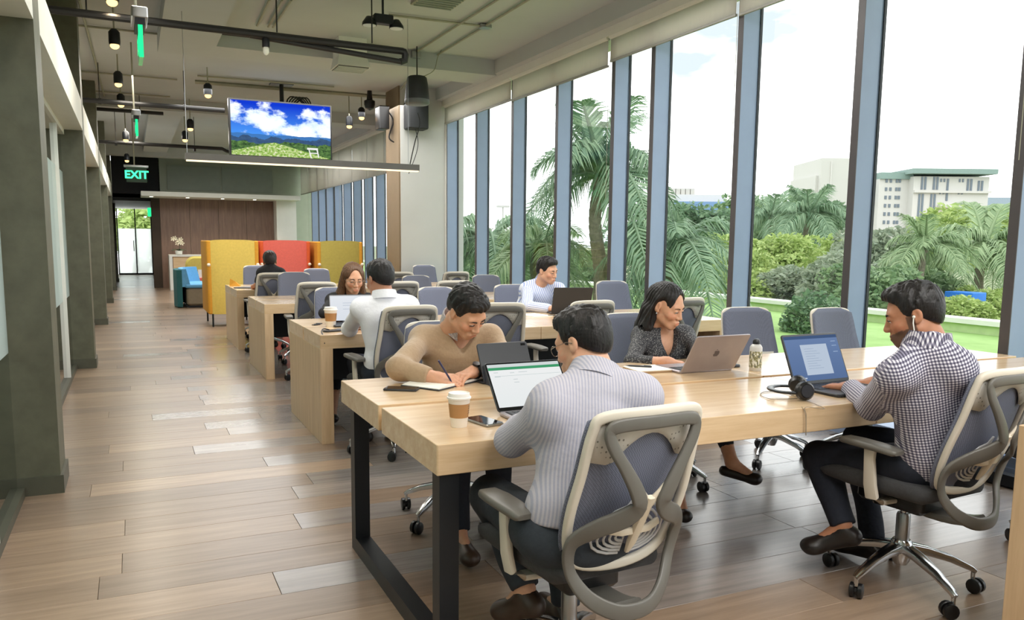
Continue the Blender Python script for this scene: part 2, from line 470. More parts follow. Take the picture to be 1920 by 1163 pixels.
for i, yy in enumerate((4.95, 9.7, 14.6)):
    struct(MB().box((-3.2, yy, 0), (-0.86, yy + 0.1, 3.0)).build('wall_partition_%d' % (i + 1), plain('partition_paint', srgb(150, 158, 152), 0.8), smooth=False))
    tb = thing('office_cabinet', 'dark low cabinet standing behind the office glass, bay %s along the corridor' % ('one', 'two', 'three')[i], 'cabinet', (-1.1, yy - 2.2, 0))
    MB().rbox((-0.22, -0.9, 0.0), (0.22, 0.9, 0.72), 0.01).build('body', M['bulk2'], tb)
    MB().box((-0.24, -0.92, 0.72), (0.24, 0.92, 0.75)).build('top', M['oak'], tb)
# wall behind the photographer
struct(MB().box((-3.3, -4.4, 0), (5.1, -4.2, CEIL)).build('wall_rear', M['white'], smooth=False))

# right wall: window front
WX = 4.70
mul = [13.30, 12.48, 11.23, 9.98, 8.73, 7.48, 6.76, 5.51, 4.26, 3.055, 1.76, 0.51, -0.74, -1.99, -3.24]
mul = [mul[0]] + [q * 1.008 for q in mul[1:]]
def glazing(k, ynear, yfar, top, z0=0.06):
    o = thing('window_%d' % k, 'tall floor to ceiling window bay', 'window'); del o['category']; struct(o)
    b = MB().box((WX, ynear, z0), (WX + 0.20, ynear + 0.06, top))
    b.build('mullion', M['frame'], o, smooth=False)
    MB().box((WX - 0.006, ynear - 0.001, z0), (WX, ynear + 0.061, top)).build('shade_strip', M['mullion_shade'], o, smooth=False)  # added dark strip: paints the backlit shade on the mullion's room-facing side
    MB().box((WX + 0.172, ynear - 0.010, z0), (WX + 0.195, ynear, top)).build('gasket', M['gasket'], o, smooth=False)
    MB().box((WX + 0.172, ynear + 0.06, z0), (WX + 0.195, ynear + 0.07, top)).build('gasket', M['gasket'], o, smooth=False)
    if yfar - ynear > 0.2:
        MB().box((WX + 0.160, ynear + 0.06, z0), (WX + 0.168, yfar, top)).build('pane', M['glass'], o, smooth=False)
        MB().box((WX + 0.02, ynear + 0.06, z0), (WX + 0.19, yfar, z0 + 0.07)).build('sill', M['frame'], o, smooth=False)
    return o
for i in range(1, len(mul)):
    glazing(i, mul[i], mul[i - 1] if i > 1 else 12.62, 3.56)
struct(MB().box((WX - 0.02, 12.595, 0), (WX + 0.2, 12.75, CEIL)).build('trim_50', M['white'], smooth=False))
m2 = [24.9] + [13.9 + 0.96 * k for k in range(10, -1, -1)]
for i in range(1, len(m2)):
    if m2[i] > 13.2: glazing(40 + i, m2[i], m2[i - 1], 3.6)
struct(MB().box((WX, -4.2, -0.02), (5.0, 25, 0.07)).build('baseboard_right', M['frame'], smooth=False))

# blinds
m, t, b_ = newmat('blind_fabric')
tl = t.nodes.new('ShaderNodeBsdfTranslucent'); tl.inputs['Color'].default_value = (0.8, 0.78, 0.73, 1)
mx = t.nodes.new('ShaderNodeMixShader'); mx.inputs[0].default_value = 0.42
b_.inputs['Base Color'].default_value = (*srgb(226, 223, 216), 1); b_.inputs['Roughness'].default_value = 0.9
wv = noise_n(t, vec_src(t, 'Object', (1, 3.0, 0.3)), 3.0, 2); bump_n(t, b_, wv, 0.5, 0.02)
t.links.new(b_.outputs[0], mx.inputs[1]); t.links.new(tl.outputs[0], mx.inputs[2])
t.links.new(mx.outputs[0], t.nodes['Material Output'].inputs['Surface'])
M['blind'] = m
M['blind_bar'] = plain('blind_bar', srgb(150, 148, 142), 0.5)
def blind(y0, y1, z0, z1, lab, x=4.655):
    t_ = thing('roller_blind', lab, 'blind', (x, (y0 + y1) / 2, z1), 0, 'roller blinds along the windows')
    h = (y1 - y0) / 2; d = z0 - z1
    b = MB(); n = 14
    for i in range(n + 1):
        yy = -h + 2 * h * i / n
        b.v += [(0.004 * math.sin(i * 1.7), yy, d), (0.002 * math.sin(i * 1.1), yy, 0)]
    b.f = [(2 * i, 2 * i + 1, 2 * i + 3, 2 * i + 2) for i in range(n)]; b.mi = [0] * n
    fo = b.build('fabric', M['blind'], t_, smooth=True)
    md = fo.modifiers.new('thickness', 'SOLIDIFY'); md.thickness = 0.002
    MB().rbox((-0.012, -h, d - 0.022), (0.012, h, d), 0.004).build('bottom_bar', M['blind_bar'], t_)
    MB().tube([(0.0, -h, -0.01), (0.0, h, -0.01)], 0.03, 10).build('roller', M['white'], t_)
    MB().tube([(0.004, -h - 0.012, -0.02), (0.004, -h - 0.012, d - 1.4)], 0.0025, 5).build('pull_cord', M['conduit'], t_)
ordn = ['farthest from the camera', 'second from the far corner', 'third from the far corner', 'fourth from the far corner', 'nearest in view']
for i, (a, c, z) in enumerate(((10.05, 12.56, 3.265), (7.62, 10.0, 3.25), (5.60, 7.57, 3.29), (3.10, 5.56, 3.28), (0.6, 3.06, 3.28), (-1.9, 0.56, 3.28))):
    blind(a, c, z, 3.54, 'pale roller blind rolled nearly up over the main windows, ' + (ordn[i] if i < 5 else 'beside the camera'))
k = 0
for yy in np.arange(13.45, 24.6, 1.3):
    blind(yy, min(yy + 1.28, 24.85), 2.73, 3.58, 'pale roller blind half lowered in the far window wing, number %s from the column' % ('one', 'two', 'three', 'four', 'five', 'six', 'seven', 'eight', 'nine')[k]); k += 1

# column by the windows
co = MB().box((3.93, 12.62, 0), (5.0, 13.32, CEIL)).build('wall_column', M['plaster'], smooth=False); struct(co)
struct(MB().box((3.905, 12.64, 0), (3.935, 13.34, CEIL)).build('trim_51', M['tan'], smooth=False))

# far end: panelled wall, soffit, corridor and glass door
ww = MB().box((0.78, 25.0, 0), (5.0, 25.2, CEIL)).build('wall_far', M['bulk'], smooth=False); struct(ww)
for i in range(4):
    MB().box((0.78 + i * 0.77, 24.94, 0.0), (0.78 + i * 0.77 + 0.762, 25.0, 2.52)).build('wood_panel', M['walnut'], ww, smooth=False)
for i in range(2):
    MB().box((1.0 + i * 1.45, 24.96, 2.75), (2.4 + i * 1.45, 25.0, 3.42)).build('inset_panel', M['bulk2'], ww, smooth=False)
struct(MB().box((3.86, 24.4, 0), (4.42, 25.0, 2.5)).build('trim_52', M['white'], smooth=False))
struct(MB().box((0.30, 23.7, 2.50), (4.42, 25.0, 2.62)).build('trim_53', M['white'], smooth=False))
struct(MB().box((-0.4, 25.0, 2.42), (0.80, 25.2, 3.9)).build('trim_54', M['black_void'], smooth=False))
struct(MB().box((0.76, 25.2, 0), (0.84, 34.6, 2.6)).build('wall_corridor', plain('olive_corridor', srgb(128, 120, 74), 0.7), smooth=False))
struct(MB().box((-0.9, 25.0, 2.5), (0.84, 34.6, 2.6)).build('ceiling_corridor', M['white'], smooth=False))
struct(MB().box((0.55, 24.95, 0), (0.79, 25.2, 2.5)).build('trim_55', M['dark_brown'], smooth=False))
dr = thing('door_1', 'glass door at the end of the corridor', 'door'); del dr['category']; struct(dr)
MB().box((-0.42, 34.4, 0.0), (0.78, 34.41, 1.75)).build('frosted_pane', M['door_frost'], dr, smooth=False)
MB().box((-0.42, 34.4, 1.75), (0.78, 34.41, 2.5)).build('pane', M['glass'], dr, smooth=False)
b = MB()
for x in (-0.44, 0.18, 0.74): b.box((x - 0.02, 34.36, 0), (x + 0.02, 34.46, 2.5))
b.box((-0.44, 34.36, 0.0), (0.76, 34.46, 0.06))
b.build('frame', M['black_metal'], dr, smooth=False)
MB().tube([(0.10, 34.3, 0.9), (0.10, 34.3, 1.3)], 0.015).build('door_handle', M['steel'], dr)
# ------------------------------------------------------------------ desks
def top_piece(b, lo, hi):
    return b.rbox(lo, hi, 0.004, 1)
ld = 0.10
def slab_desk(x0, x1, y0, y1, label, seam, group):
    o = thing('slab_desk', label, 'desk', ((x0 + x1) / 2, (y0 + y1) / 2, 0), 0, group)
    cx, cy = (x0 + x1) / 2, (y0 + y1) / 2
    xs = [x0, seam, x1]
    for i in range(2):
        for ya, yb in ((y0, cy - 0.012), (cy + 0.012, y1)):
            top_piece(MB(), (xs[i] - cx + (0.0015 if i else 0), ya - cy, 0.655), (xs[i + 1] - cx - (0 if i else 0.0015), yb - cy, 0.75)).build('tabletop', M['oak'], o)
    for xa in (x0, x1 - 0.085):
        MB().rbox((xa - cx, y0 - cy, 0.0), (xa + 0.085 - cx, y1 - cy, 0.655), 0.003, 1).build('side_panel', M['oak_v'], o)
    MB().box((x0 + 0.09 - cx, -0.10, 0.36), (x1 - 0.09 - cx, 0.10, 0.63)).build('cable_tray', M['black_metal'], o, smooth=False)
    MB().box((seam - 0.03 - cx, -0.25, 0.0), (seam + 0.03 - cx, 0.25, 0.652)).build('centre_leg', M['black_metal'], o, smooth=False)
    return o
G_D = 'slab ended oak desks in rows'
slab_desk(1.12, 4.56, 5.42, 6.60, 'long oak bench desk with slab ends where the man in the white shirt works', 2.78, G_D)
slab_desk(1.16, 4.56, 8.22, 9.46, 'long oak bench desk with slab ends in the third row, nobody seated in view', 2.80, G_D)
slab_desk(1.17, 4.56, 10.62, 11.98, 'long oak bench desk with slab ends nearest the yellow booth', 2.80, G_D)

ft = thing('bench_table', 'large light oak table on black steel loop legs in the foreground', 'table', (2.75, 2.97, 0))
TX0, TX1, TS = 0.837, 4.66, 2.755
for xa, xb in ((TX0, TS - 0.0015), (TS + 0.0015, TX1)):
    for ya, yb in ((2.331, 2.955), (3.0, 3.615)):
        top_piece(MB(), (xa - 2.75, ya - 2.97, 0.65), (xb - 2.75, yb - 2.97, 0.75)).build('tabletop', M['oak'], ft)
MB().box((TX0 + 0.012 - 2.75, 2.955 - 2.97, 0.655), (TX1 - 0.01 - 2.75, 3.0 - 2.97, 0.685)).build('cable_channel', M['oak'], ft, smooth=False)
for lx in (0.85, 4.55):
    MB().box((lx - 2.75, 2.345 - 2.97, 0.0), (lx + 0.066 - 2.75, 2.412 - 2.97, 0.65)).build('leg', M['black_metal'], ft, smooth=False)
    MB().box((lx - 2.75, 3.435 - 2.97, 0.0), (lx + 0.066 - 2.75, 3.502 - 2.97, 0.65)).build('leg', M['black_metal'], ft, smooth=False)
    MB().box((lx - 2.75, 2.412 - 2.97, 0.0), (lx + 0.066 - 2.75, 3.435 - 2.97, 0.066)).build('foot_rail', M['black_metal'], ft, smooth=False)
for yy in (2.55, 3.33):
    MB().box((0.92 - 2.75, yy - 2.97, 0.61), (4.55 - 2.75, yy + 0.04 - 2.97, 0.65)).build('under_rail', M['black_metal'], ft, smooth=False)

# wooden cabinet end at the right edge of the picture
cb = thing('oak_cabinet', 'knotty pale wood cabinet end cut off by the right edge of the picture', 'cabinet', (2.62, 1.5, 0))
MB().rbox((-0.065, -0.12, 0.0), (-0.02, 0.12, 0.815), 0.004, 1).build('side_panel', M['oak_v'], cb)
MB().rbox((-0.02, -0.13, 0.0), (0.55, 0.13, 0.845), 0.004, 1).build('body', M['oak_v'], cb)

# ------------------------------------------------------------------ task chair
M['ch_white'] = plain('chair_ivory_plastic', srgb(216, 208, 194), 0.45, var=0.02)
M['ch_grey'] = plain('chair_grey_plastic', srgb(100, 97, 91), 0.42, var=0.03)
M['ch_cream'] = plain('chair_cream_plastic', srgb(226, 214, 194), 0.45, var=0.02)
m, t, b_ = newmat('chair_blue_grey_mesh')
v = vec_src(t, 'Object', (260, 260, 260))
ck = t.nodes.new('ShaderNodeTexChecker'); ck.inputs['Scale'].default_value = 1.0
t.links.new(v, ck.inputs['Vector'])
t.links.new(mix_rgb(t, srgb(92, 96, 112), srgb(122, 127, 146), ck.outputs['Fac']), b_.inputs['Base Color'])
b_.inputs['Roughness'].default_value = 0.8; M['ch_mesh'] = m
m, t, b_ = newmat('chair_perforated_plastic')
vo = t.nodes.new('ShaderNodeTexVoronoi'); vo.inputs['Scale'].default_value = 62; vo.inputs['Randomness'].default_value = 0.15
t.links.new(vec_src(t), vo.inputs['Vector'])
t.links.new(ramp_n(t, vo.outputs['Distance'], [(0.16, srgb(120, 116, 108)), (0.24, srgb(206, 202, 194))]), b_.inputs['Base Color'])
b_.inputs['Roughness'].default_value = 0.5; M['ch_perf'] = m
M['ch_seat'] = plain('chair_charcoal_fabric', srgb(62, 62, 64), 0.85, var=0.12, vscale=90, bump=0.2, bscale=300)
M['ch_black'] = plain('caster_black_plastic', srgb(22, 22, 24), 0.35)

def bz(x, z):           # y of the backrest surface
    v_ = (z - 0.46) / 0.48
    return -0.225 - 0.165 * v_ + 0.030 * (x / 0.2) ** 2 - 0.018 * math.sin(PI * min(1, max(0, v_)))
OUT = [(-0.195, 0.895), (-0.165, 0.938), (0, 0.945), (0.165, 0.938), (0.195, 0.895), (0.205, 0.78), (0.212, 0.66), (0.195, 0.56), (0.145, 0.492), (0, 0.472),
       (-0.145, 0.492), (-0.195, 0.56), (-0.212, 0.66), (-0.205, 0.78)]
def chair_proto():
    o = thing('task_chair', 'chair', 'chair')
    # backrest
    oc = [(p.x, p.y) for p in cat_rom([(x, z, 0) for x, z in OUT], 5, True)]
    MB().sweep([(x, bz(x, z) - 0.004, z) for x, z in oc], rrect(0.030, 0.022, 0.008, 2), up=(0, -1, 0), closed=True).build('back_frame', M['ch_white'], o, smooth=0.9)
    b = MB(); N = 12; R = 16
    oc2 = [(x * 1.065, 0.70 + (z - 0.70) * 1.05) for x, z in oc]
    prof = sorted([(z, x) for x, z in oc2 if x > 0])
    def hw(z):
        for (za, xa), (zb, xb) in zip(prof, prof[1:]):
            if za <= z <= zb: return xa + (xb - xa) * (z - za) / max(1e-6, zb - za)
        return 0.02
    for r in range(R + 1):
        z = 0.462 + (0.956 - 0.462) * r / R
        for c in range(N + 1):
            x = hw(z) * (2 * c / N - 1)
            b.v.append((x, bz(x, z) + 0.015, z))
    b.f = [(r * (N + 1) + c, r * (N + 1) + c + 1, (r + 1) * (N + 1) + c + 1, (r + 1) * (N + 1) + c) for r in range(R) for c in range(N)]
    b.mi = [0] * len(b.f)
    me = b.build('mesh_back', M['ch_mesh'], o, smooth=True); md = me.modifiers.new('t', 'SOLIDIFY'); md.thickness = 0.008
    # white perforated headband behind the mesh, arched lower edge
    b = MB(); N = 16
    for c in range(N + 1):
        x = 0.188 * (2 * c / N - 1)
        za = 0.885 - 0.085 * min(1, (abs(x) / 0.125)) ** 2 if abs(x) < 0.125 else 0.80 + 0.012 * (abs(x) - 0.125) / 0.06
        for z in (za, (za + 0.93) / 2, 0.93):
            b.v.append((x, bz(x, z) - 0.004, z))
    b.f = [(3 * c + k, 3 * c + 3 + k, 3 * c + 4 + k, 3 * c + 1 + k) for c in range(N) for k in range(2)]; b.mi = [0] * len(b.f)
    me = b.build('headband', M['ch_perf'], o, smooth=True); md = me.modifiers.new('t', 'SOLIDIFY'); md.thickness = 0.004
    # yoke: hourglass loop
    half = [(0.0, 0.920, .020), (-0.115, 0.918, .022), (-0.158, 0.905, .026), (-0.150, 0.865, .034), (-0.105, 0.80, .046), (-0.062, 0.735, .060), (-0.046, 0.69, .066), (-0.085, 0.655, .060),
            (-0.150, 0.625, .046), (-0.198, 0.585, .034), (-0.204, 0.535, .036), (-0.188, 0.475, .056), (-0.145, 0.415, .080), (-0.075, 0.377, .100), (0.0, 0.368, .105)]
    loop = [(x, bz(x, max(z, 0.46)) - d, z) for x, z, d in half] + [(-x, bz(x, max(z, 0.46)) - d, z) for x, z, d in half[-2:0:-1]]
    pts = cat_rom(loop, 4, True)
    n = len(pts); profs = []
    for i, p in enumerate(pts):
        wz = 0.037 + 0.022 * max(0.0, 1 - abs(p.z - 0.66) / 0.16) + 0.012 * max(0, (0.5 - p.z) / 0.13)
        profs.append(rrect(wz, 0.015, 0.006, 2))
    MB().sweep(pts, profs, up=(0, -1, 0), closed=True).build('yoke', M['ch_grey'], o, smooth=0.9)
    yb = MB().sweep(bez((0, -0.30, 0.372), (0, -0.24, 0.345), (0, -0.12, 0.34), (0, -0.02, 0.36), 6), rrect(0.11, 0.03, 0.012, 2), up=(0, 0, 1))
    yb.build('yoke_arm', M['ch_grey'], o)
    # cream lumbar post with cross arm
    b = MB()
    P = lambda x, z, d: (x, bz(x, z) - d, z)
    b.sweep([P(0, 0.71, .055), P(0, 0.68, .05), P(0, 0.62, .04), P(0, 0.56, .034), P(0, 0.525, .03)], [rrect(0.026, 0.016, 0.007, 2), rrect(0.030, 0.018, 0.008, 2), rrect(0.034, 0.02, 0.009, 2), rrect(0.032, 0.018, 0.008, 2), rrect(0.016, 0.010, 0.004, 2)], up=(0, -1, 0))
    b.sweep([P(-0.10, 0.607, .022), P(-0.05, 0.598, .034), P(0, 0.60, .036), P(0.05, 0.598, .034), P(0.10, 0.607, .022)], rrect(0.022, 0.014, 0.006, 2), up=(0, -1, 0))
    for s in (-1, 1):
        b.sweep([P(0, 0.685, .052), P(s * 0.03, 0.72, .055), P(s * 0.075, 0.775, .05)], [rrect(0.026, 0.012, 0.005, 2), rrect(0.02, 0.01, 0.004, 2), rrect(0.006, 0.006, 0.002, 2)], up=(0, -1, 0))
    b.build('lumbar_post', M['ch_cream'], o)
    b = MB()
    for s in (-1, 1):
        for k in range(5):
            rx, rz_ = 0.028 + 0.021 * k, 0.022 + 0.017 * k
            pts = [P(s * 0.022, 0.575 + 0.125 - 0.02 * (4 - k), .016)] + [P(s * (0.022 + rx * math.sin(a)), 0.575 + (0.10 - 0.018 * (4 - k)) * math.cos(a) if a < PI / 2 else 0.575 + rz_ * 0.62 * math.cos(a), .016) for a in np.linspace(0.15, PI, 9)]
            b.sweep(pts, rrect(0.009, 0.005, 0.002, 1), up=(0, -1, 0))
        b.sweep([P(s * 0.02, 0.70, .016), P(s * 0.02, 0.60, .016), P(s * 0.02, 0.525, .016)], rrect(0.008, 0.005, 0.002, 1), up=(0, -1, 0))
    b.build('lumbar_pad', plain('lumbar_pale_plastic', srgb(188, 188, 190), 0.5), o)
    # seat
    b = MB(); rings = []
    for k in range(15):
        q = k / 14; yy = -0.215 + 0.49 * q
        hwid = 0.235 * (1 - 0.10 * (1 - q) ** 2) * (1 if q < 0.9 else 1 - (q - 0.9) * 1.2)
        if k == 0: hwid *= 0.9
        top = 0.478 + 0.012 * math.sin(q * PI) - 0.035 * max(0, (q - 0.72) / 0.28) ** 2
        bot = 0.412 + 0.012 * max(0, (q - 0.7) / 0.3) + (0.016 if k in (0, 14) else 0)
        rings.append([(x, yy, (top + bot) / 2 + z + (0.012 * (x / 0.24) ** 2)) for x, z in rrect(2 * hwid, top - bot, 0.03, 3)])
    b.loft(rings).build('seat', M['ch_seat'], o, smooth=1.0)
    b = MB().rbox((-0.11, -0.14, 0.345), (0.11, 0.16, 0.415), 0.03, 3)
    b.tube([(0.08, 0.05, 0.375), (0.26, 0.06, 0.375), (0.29, 0.06, 0.37)], 0.007, 6)
    b.build('tilt_mechanism', M['ch_black'], o)
    # armrests
    for s in (-1, 1):
        a = MB()
        a.sweep([(s * 0.262, 0.0, 0.605), (s * 0.262, 0.0, 0.56), (s * 0.256, -0.005, 0.46), (s * 0.246, -0.01, 0.41), (s * 0.20, -0.01, 0.385), (s * 0.09, -0.01, 0.38)],
                [rrect(0.050, 0.024, 0.009, 2), rrect(0.046, 0.024, 0.009, 2), rrect(0.054, 0.026, 0.01, 2), rrect(0.056, 0.026, 0.01, 2), rrect(0.05, 0.022, 0.009, 2), rrect(0.05, 0.02, 0.008, 2)], up=(s, 0, 0.25))
        ar = a.build('armrest', M['ch_white'], o)
        p = MB()
        prs = [(-0.125, .030), (-0.11, .040), (-0.03, .046), (0.05, .046), (0.11, .038), (0.128, .026)]
        rings = []
        for yy, hw_ in prs:
            th = 0.026 if abs(yy) < 0.12 else 0.016
            rings.append([(s * 0.262 + x, yy, 0.618 - 0.022 * (yy - 0.05) ** 2 * 10 + z) for x, z in rrect(2 * hw_, th, 0.011, 2)])
        p.loft(rings).build('arm_pad', M['ch_grey'], ar, smooth=1.0)
        MB().tube([(s * 0.246, -0.004, 0.50), (s * 0.236, -0.004, 0.50)], 0.008, 6).build('height_button', M['ch_black'], ar)
    # column and five star base
    MB().lathe([(0.014, 0.20), (0.014, 0.36)], 12).build('gas_column', M['chrome'], o)
    MB().lathe([(0.026, 0.19), (0.028, 0.20), (0.028, 0.30), (0.024, 0.31)], 14).build('column_sleeve', M['steel'], o)
    b = MB().lathe([(0.026, 0.095), (0.034, 0.11), (0.044, 0.14), (0.044, 0.185), (0.034, 0.20)], 16)
    for k in range(5):
        a = PI / 2 + 2 * PI * k / 5 + 0.31
        d = Vector((math.cos(a), math.sin(a), 0))
        b.sweep([d * 0.03 + Vector((0, 0, 0.168)), d * 0.10 + Vector((0, 0, 0.158)), d * 0.20 + Vector((0, 0, 0.132)), d * 0.285 + Vector((0, 0, 0.098)), d * 0.305 + Vector((0, 0, 0.085))],
                [rrect(0.058, 0.036, 0.008, 2), rrect(0.048, 0.034, 0.008, 2), rrect(0.038, 0.028, 0.007, 2), rrect(0.030, 0.022, 0.006, 2), rrect(0.022, 0.02, 0.006, 2)], up=(0, 0, 1))
        b.tube([d * 0.297 + Vector((0, 0, 0.092)), d * 0.297 + Vector((0, 0, 0.052))], 0.009, 8)
    b.build('star_base', M['chrome'], o)
    for k in range(5):
        a = PI / 2 + 2 * PI * k / 5 + 0.31
        d = Vector((math.cos(a), math.sin(a), 0)) * 0.297
        ph = a + 1.1 + k * 0.9
        ax = Vector((math.cos(ph), math.sin(ph), 0)); back = Vector((-math.sin(ph), math.cos(ph), 0)) * 0.014
        c = MB(); ctr = d + back + Vector((0, 0, 0.030))
        for s in (-1, 1):
            p0 = ctr + ax * (s * 0.006); p1 = ctr + ax * (s * 0.026)
            c.tube([p0, p0 + ax * (s * 0.003), p1 - ax * (s * 0.003), p1], [0.027, 0.030, 0.030, 0.025], 14)
        c.tube([ctr - ax * 0.008, ctr + ax * 0.008], 0.020, 8)
        c.build('caster', M['ch_black'], o)
    return o

G_C = 'mesh backed task chairs'
ch0 = chair_proto()
used = [False]
def chair(x, y, deg, label, z=0.0):
    if not used[0]:
        used[0] = True; ch0.location = (x, y, z); ch0.rotation_euler = (0, 0, math.radians(deg)); ch0['label'] = label; ch0['group'] = G_C
        return ch0
    return dup(ch0, (x, y, z), math.radians(deg), label, G_C)
chair(1.20, 2.12, 4, 'grey and ivory task chair under the near man in the pale striped shirt').scale = (0.89, 1, 1)
chair(2.79, 2.20, 4, 'grey and ivory task chair under the man in the checked shirt').scale = (0.89, 1, 1)
chair(3.74, 2.06, -14, 'task chair mostly hidden behind the checked shirt man at the right edge')
chair(1.42, 3.70, 172, 'task chair under the man in the tan sweater, only its base in view')
chair(2.74, 3.80, 186, 'task chair behind the woman in the patterned blouse')
chair(3.70, 3.93, 172, 'empty task chair at the big table with a pale tag standing in for a see-through gap in its back')
chair(4.30, 3.70, 182, 'empty task chair facing the table behind the checked shirt man\'s laptop')
Z = 1.035
chair(1.50, 5.12, 6, 'task chair under the man in the white shirt').scale.z = Z
chair(2.19, 5.16, -6, 'empty task chair seen from behind just right of the tan sweater man\'s head').scale.z = Z
chair(2.83, 5.16, 4, 'empty task chair seen from behind above the near man\'s head').scale.z = Z
chair(3.62, 5.20, 10, 'empty task chair whose ivory edge shows right of the patterned blouse woman\'s face').scale.z = Z
chair(1.66, 6.98, 180, 'task chair under the woman with long brown hair')
chair(2.60, 6.80, 186, 'empty task chair facing the camera right of the white shirt man')
chair(3.42, 7.03, 176, 'task chair under the man in the blue striped shirt')
chair(4.50, 6.85, 178, 'empty task chair facing the camera behind the blue shirt man\'s laptop').scale.z = Z
chair(1.60, 8.08, -4, 'empty task chair seen from behind left of the long haired woman').scale.z = Z
chair(2.36, 8.02, 4, 'empty task chair seen from behind right of the white shirt man\'s head, third row').scale.z = Z
chair(2.97, 8.05, -3, 'empty task chair seen from behind in the third row above the tan sweater man').scale.z = Z
chair(1.72, 9.36, 180, 'empty task chair facing the camera right of the man in black').scale.z = 1.05
chair(3.22, 9.30, 184, 'empty task chair facing the camera in the third row, left of the mullions')
chair(4.12, 9.30, 177, 'empty task chair facing the camera in the third row before the first mullions')
chair(1.50, 10.36, 3, 'task chair under the man in the black shirt').scale.z = Z
chair(3.12, 10.36, -5, 'empty task chair seen from behind in the fourth row before the grey column').scale.z = Z
chair(3.84, 10.36, 4, 'empty task chair seen from behind in the fourth row before the white wall edge').scale.z = Z
chair(1.66, 12.0, 182, 'empty task chair facing the camera beyond the man in black').scale.z = 1.05
chair(2.50, 11.98, 178, 'empty task chair facing the camera below the olive booth, fourth row')
chair(4.22, 12.0, 180, 'empty task chair facing the camera right before the grey column, fourth row').scale.z = 1.05
# ------------------------------------------------------------------ television, pendant, ceiling services
M['tv_black'] = plain('tv_black_plastic', srgb(20, 20, 22), 0.3)
def screen_mat():
    m = bpy.data.materials.new('mountain_picture'); m.use_nodes = True
    t = m.node_tree; t.nodes.clear()
    c = t.nodes.new('ShaderNodeTexCoord'); sp = t.nodes.new('ShaderNodeSeparateXYZ')
    t.links.new(c.outputs['Generated'], sp.inputs[0]); X, Zc = sp.outputs[0], sp.outputs[2]
    cb = t.nodes.new('ShaderNodeCombineXYZ'); t.links.new(X, cb.inputs[0]); t.links.new(Zc, cb.inputs[1])
    mp_ = t.nodes.new('ShaderNodeMapping'); mp_.inputs['Scale'].default_value = (2.4, 2.0, 1); mp_.inputs['Location'].default_value = (3.3, 1.1, 0)
    t.links.new(cb.outputs[0], mp_.inputs[0])
    cl = noise_n(t, mp_.outputs[0], 1.15, 7, 0.6)
    skyc = ramp_n(t, Zc, [(0.35, srgb(70, 140, 225)), (0.95, srgb(16, 52, 190))])
    clm = ramp_n(t, math_n(t, 'ADD', cl, math_n(t, 'MULTIPLY', math_n(t, 'ABSOLUTE', math_n(t, 'SUBTRACT', Zc, 0.62)), -0.28)), [(0.40, (0, 0, 0)), (0.47, (1, 1, 1))])
    sky_ = mix_rgb(t, skyc, ramp_n(t, cl, [(0.45, srgb(190, 212, 240)), (0.62, srgb(250, 252, 255))]), clm)
    # ridges
    def ridge(col, base, amp, sc_, off):
        q = t.nodes.new('ShaderNodeCombineXYZ'); t.links.new(X, q.inputs[0]); q.inputs[1].default_value = off
        n = noise_n(t, q.outputs[0], sc_, 5, 0.6)
        return math_n(t, 'LESS_THAN', Zc, math_n(t, 'ADD', base, math_n(t, 'MULTIPLY', math_n(t, 'SUBTRACT', n, 0.5), amp)))
    far_ = mix_rgb(t, srgb(70, 98, 128), srgb(30, 52, 92), noise_n(t, mp_.outputs[0], 8, 4))
    midc = ramp_n(t, noise_n(t, mp_.outputs[0], 9, 6, 0.7), [(0.35, srgb(24, 44, 34)), (0.6, srgb(92, 128, 70))])
    neac = ramp_n(t, noise_n(t, mp_.outputs[0], 14, 6, 0.7), [(0.35, srgb(70, 120, 40)), (0.5, srgb(150, 180, 90)), (0.65, srgb(226, 220, 200))])
    a = mix_rgb(t, sky_, srgb(60, 110, 170), ridge(None, 0.40, 0.10, 4, 2.0))
    a = mix_rgb(t, a, far_, ridge(None, 0.35, 0.34, 6, 7.3))
    a = mix_rgb(t, a, midc, ridge(None, 0.25, 0.26, 5, 4.1))
    a = mix_rgb(t, a, neac, math_n(t, 'LESS_THAN', Zc, math_n(t, 'SUBTRACT', 0.26, math_n(t, 'MULTIPLY', math_n(t, 'ABSOLUTE', math_n(t, 'SUBTRACT', X, 0.42)), 0.45))))
    e = t.nodes.new('ShaderNodeEmission'); e.inputs['Strength'].default_value = 1.2; t.links.new(a, e.inputs['Color'])
    o = t.nodes.new('ShaderNodeOutputMaterial'); t.links.new(e.outputs[0], o.inputs[0])
    return m
tv = thing('television', 'wall sized black television showing a bright mountain and sky picture, hung from the ceiling', 'television', (2.20, 13.2, 3.065))
TVS = 1.462
MB().rbox((-0.535, 0.0, -0.302), (0.53, 0.06, 0.298), 0.008, 2, axis=1).build('casing', M['tv_black'], tv)
MB().box((-0.515, -0.004, -0.275), (0.515, -0.001, 0.282)).build('screen', screen_mat(), tv, smooth=False)
b = MB()
for q in ([(0.26, -0.165), (0.375, -0.165), (0.375, -0.185), (0.26, -0.185)], [(0.275, -0.185), (0.285, -0.185), (0.31, -0.27), (0.295, -0.27)], [(0.36, -0.185), (0.375, -0.185), (0.39, -0.265), (0.378, -0.265)], [(0.29, -0.215), (0.38, -0.215), (0.38, -0.225), (0.29, -0.225)]):
    b.prism(q, 1, -0.0055, -0.0042)
b.build('picture_bench', glow('screen_white', (0.95, 0.95, 0.93), 0.9), tv, smooth=False)
b = MB().tube([(0.02, 0.08, 0.1), (0.02, 0.08, 0.495)], 0.022, 10); b.box((-0.2, 0.06, -0.15), (0.2, 0.09, 0.15)); b.rbox((-0.1, 0.0, 0.48), (0.14, 0.16, 0.498), 0.01)
b.build('ceiling_mount', M['tv_black'], tv)
b = MB()
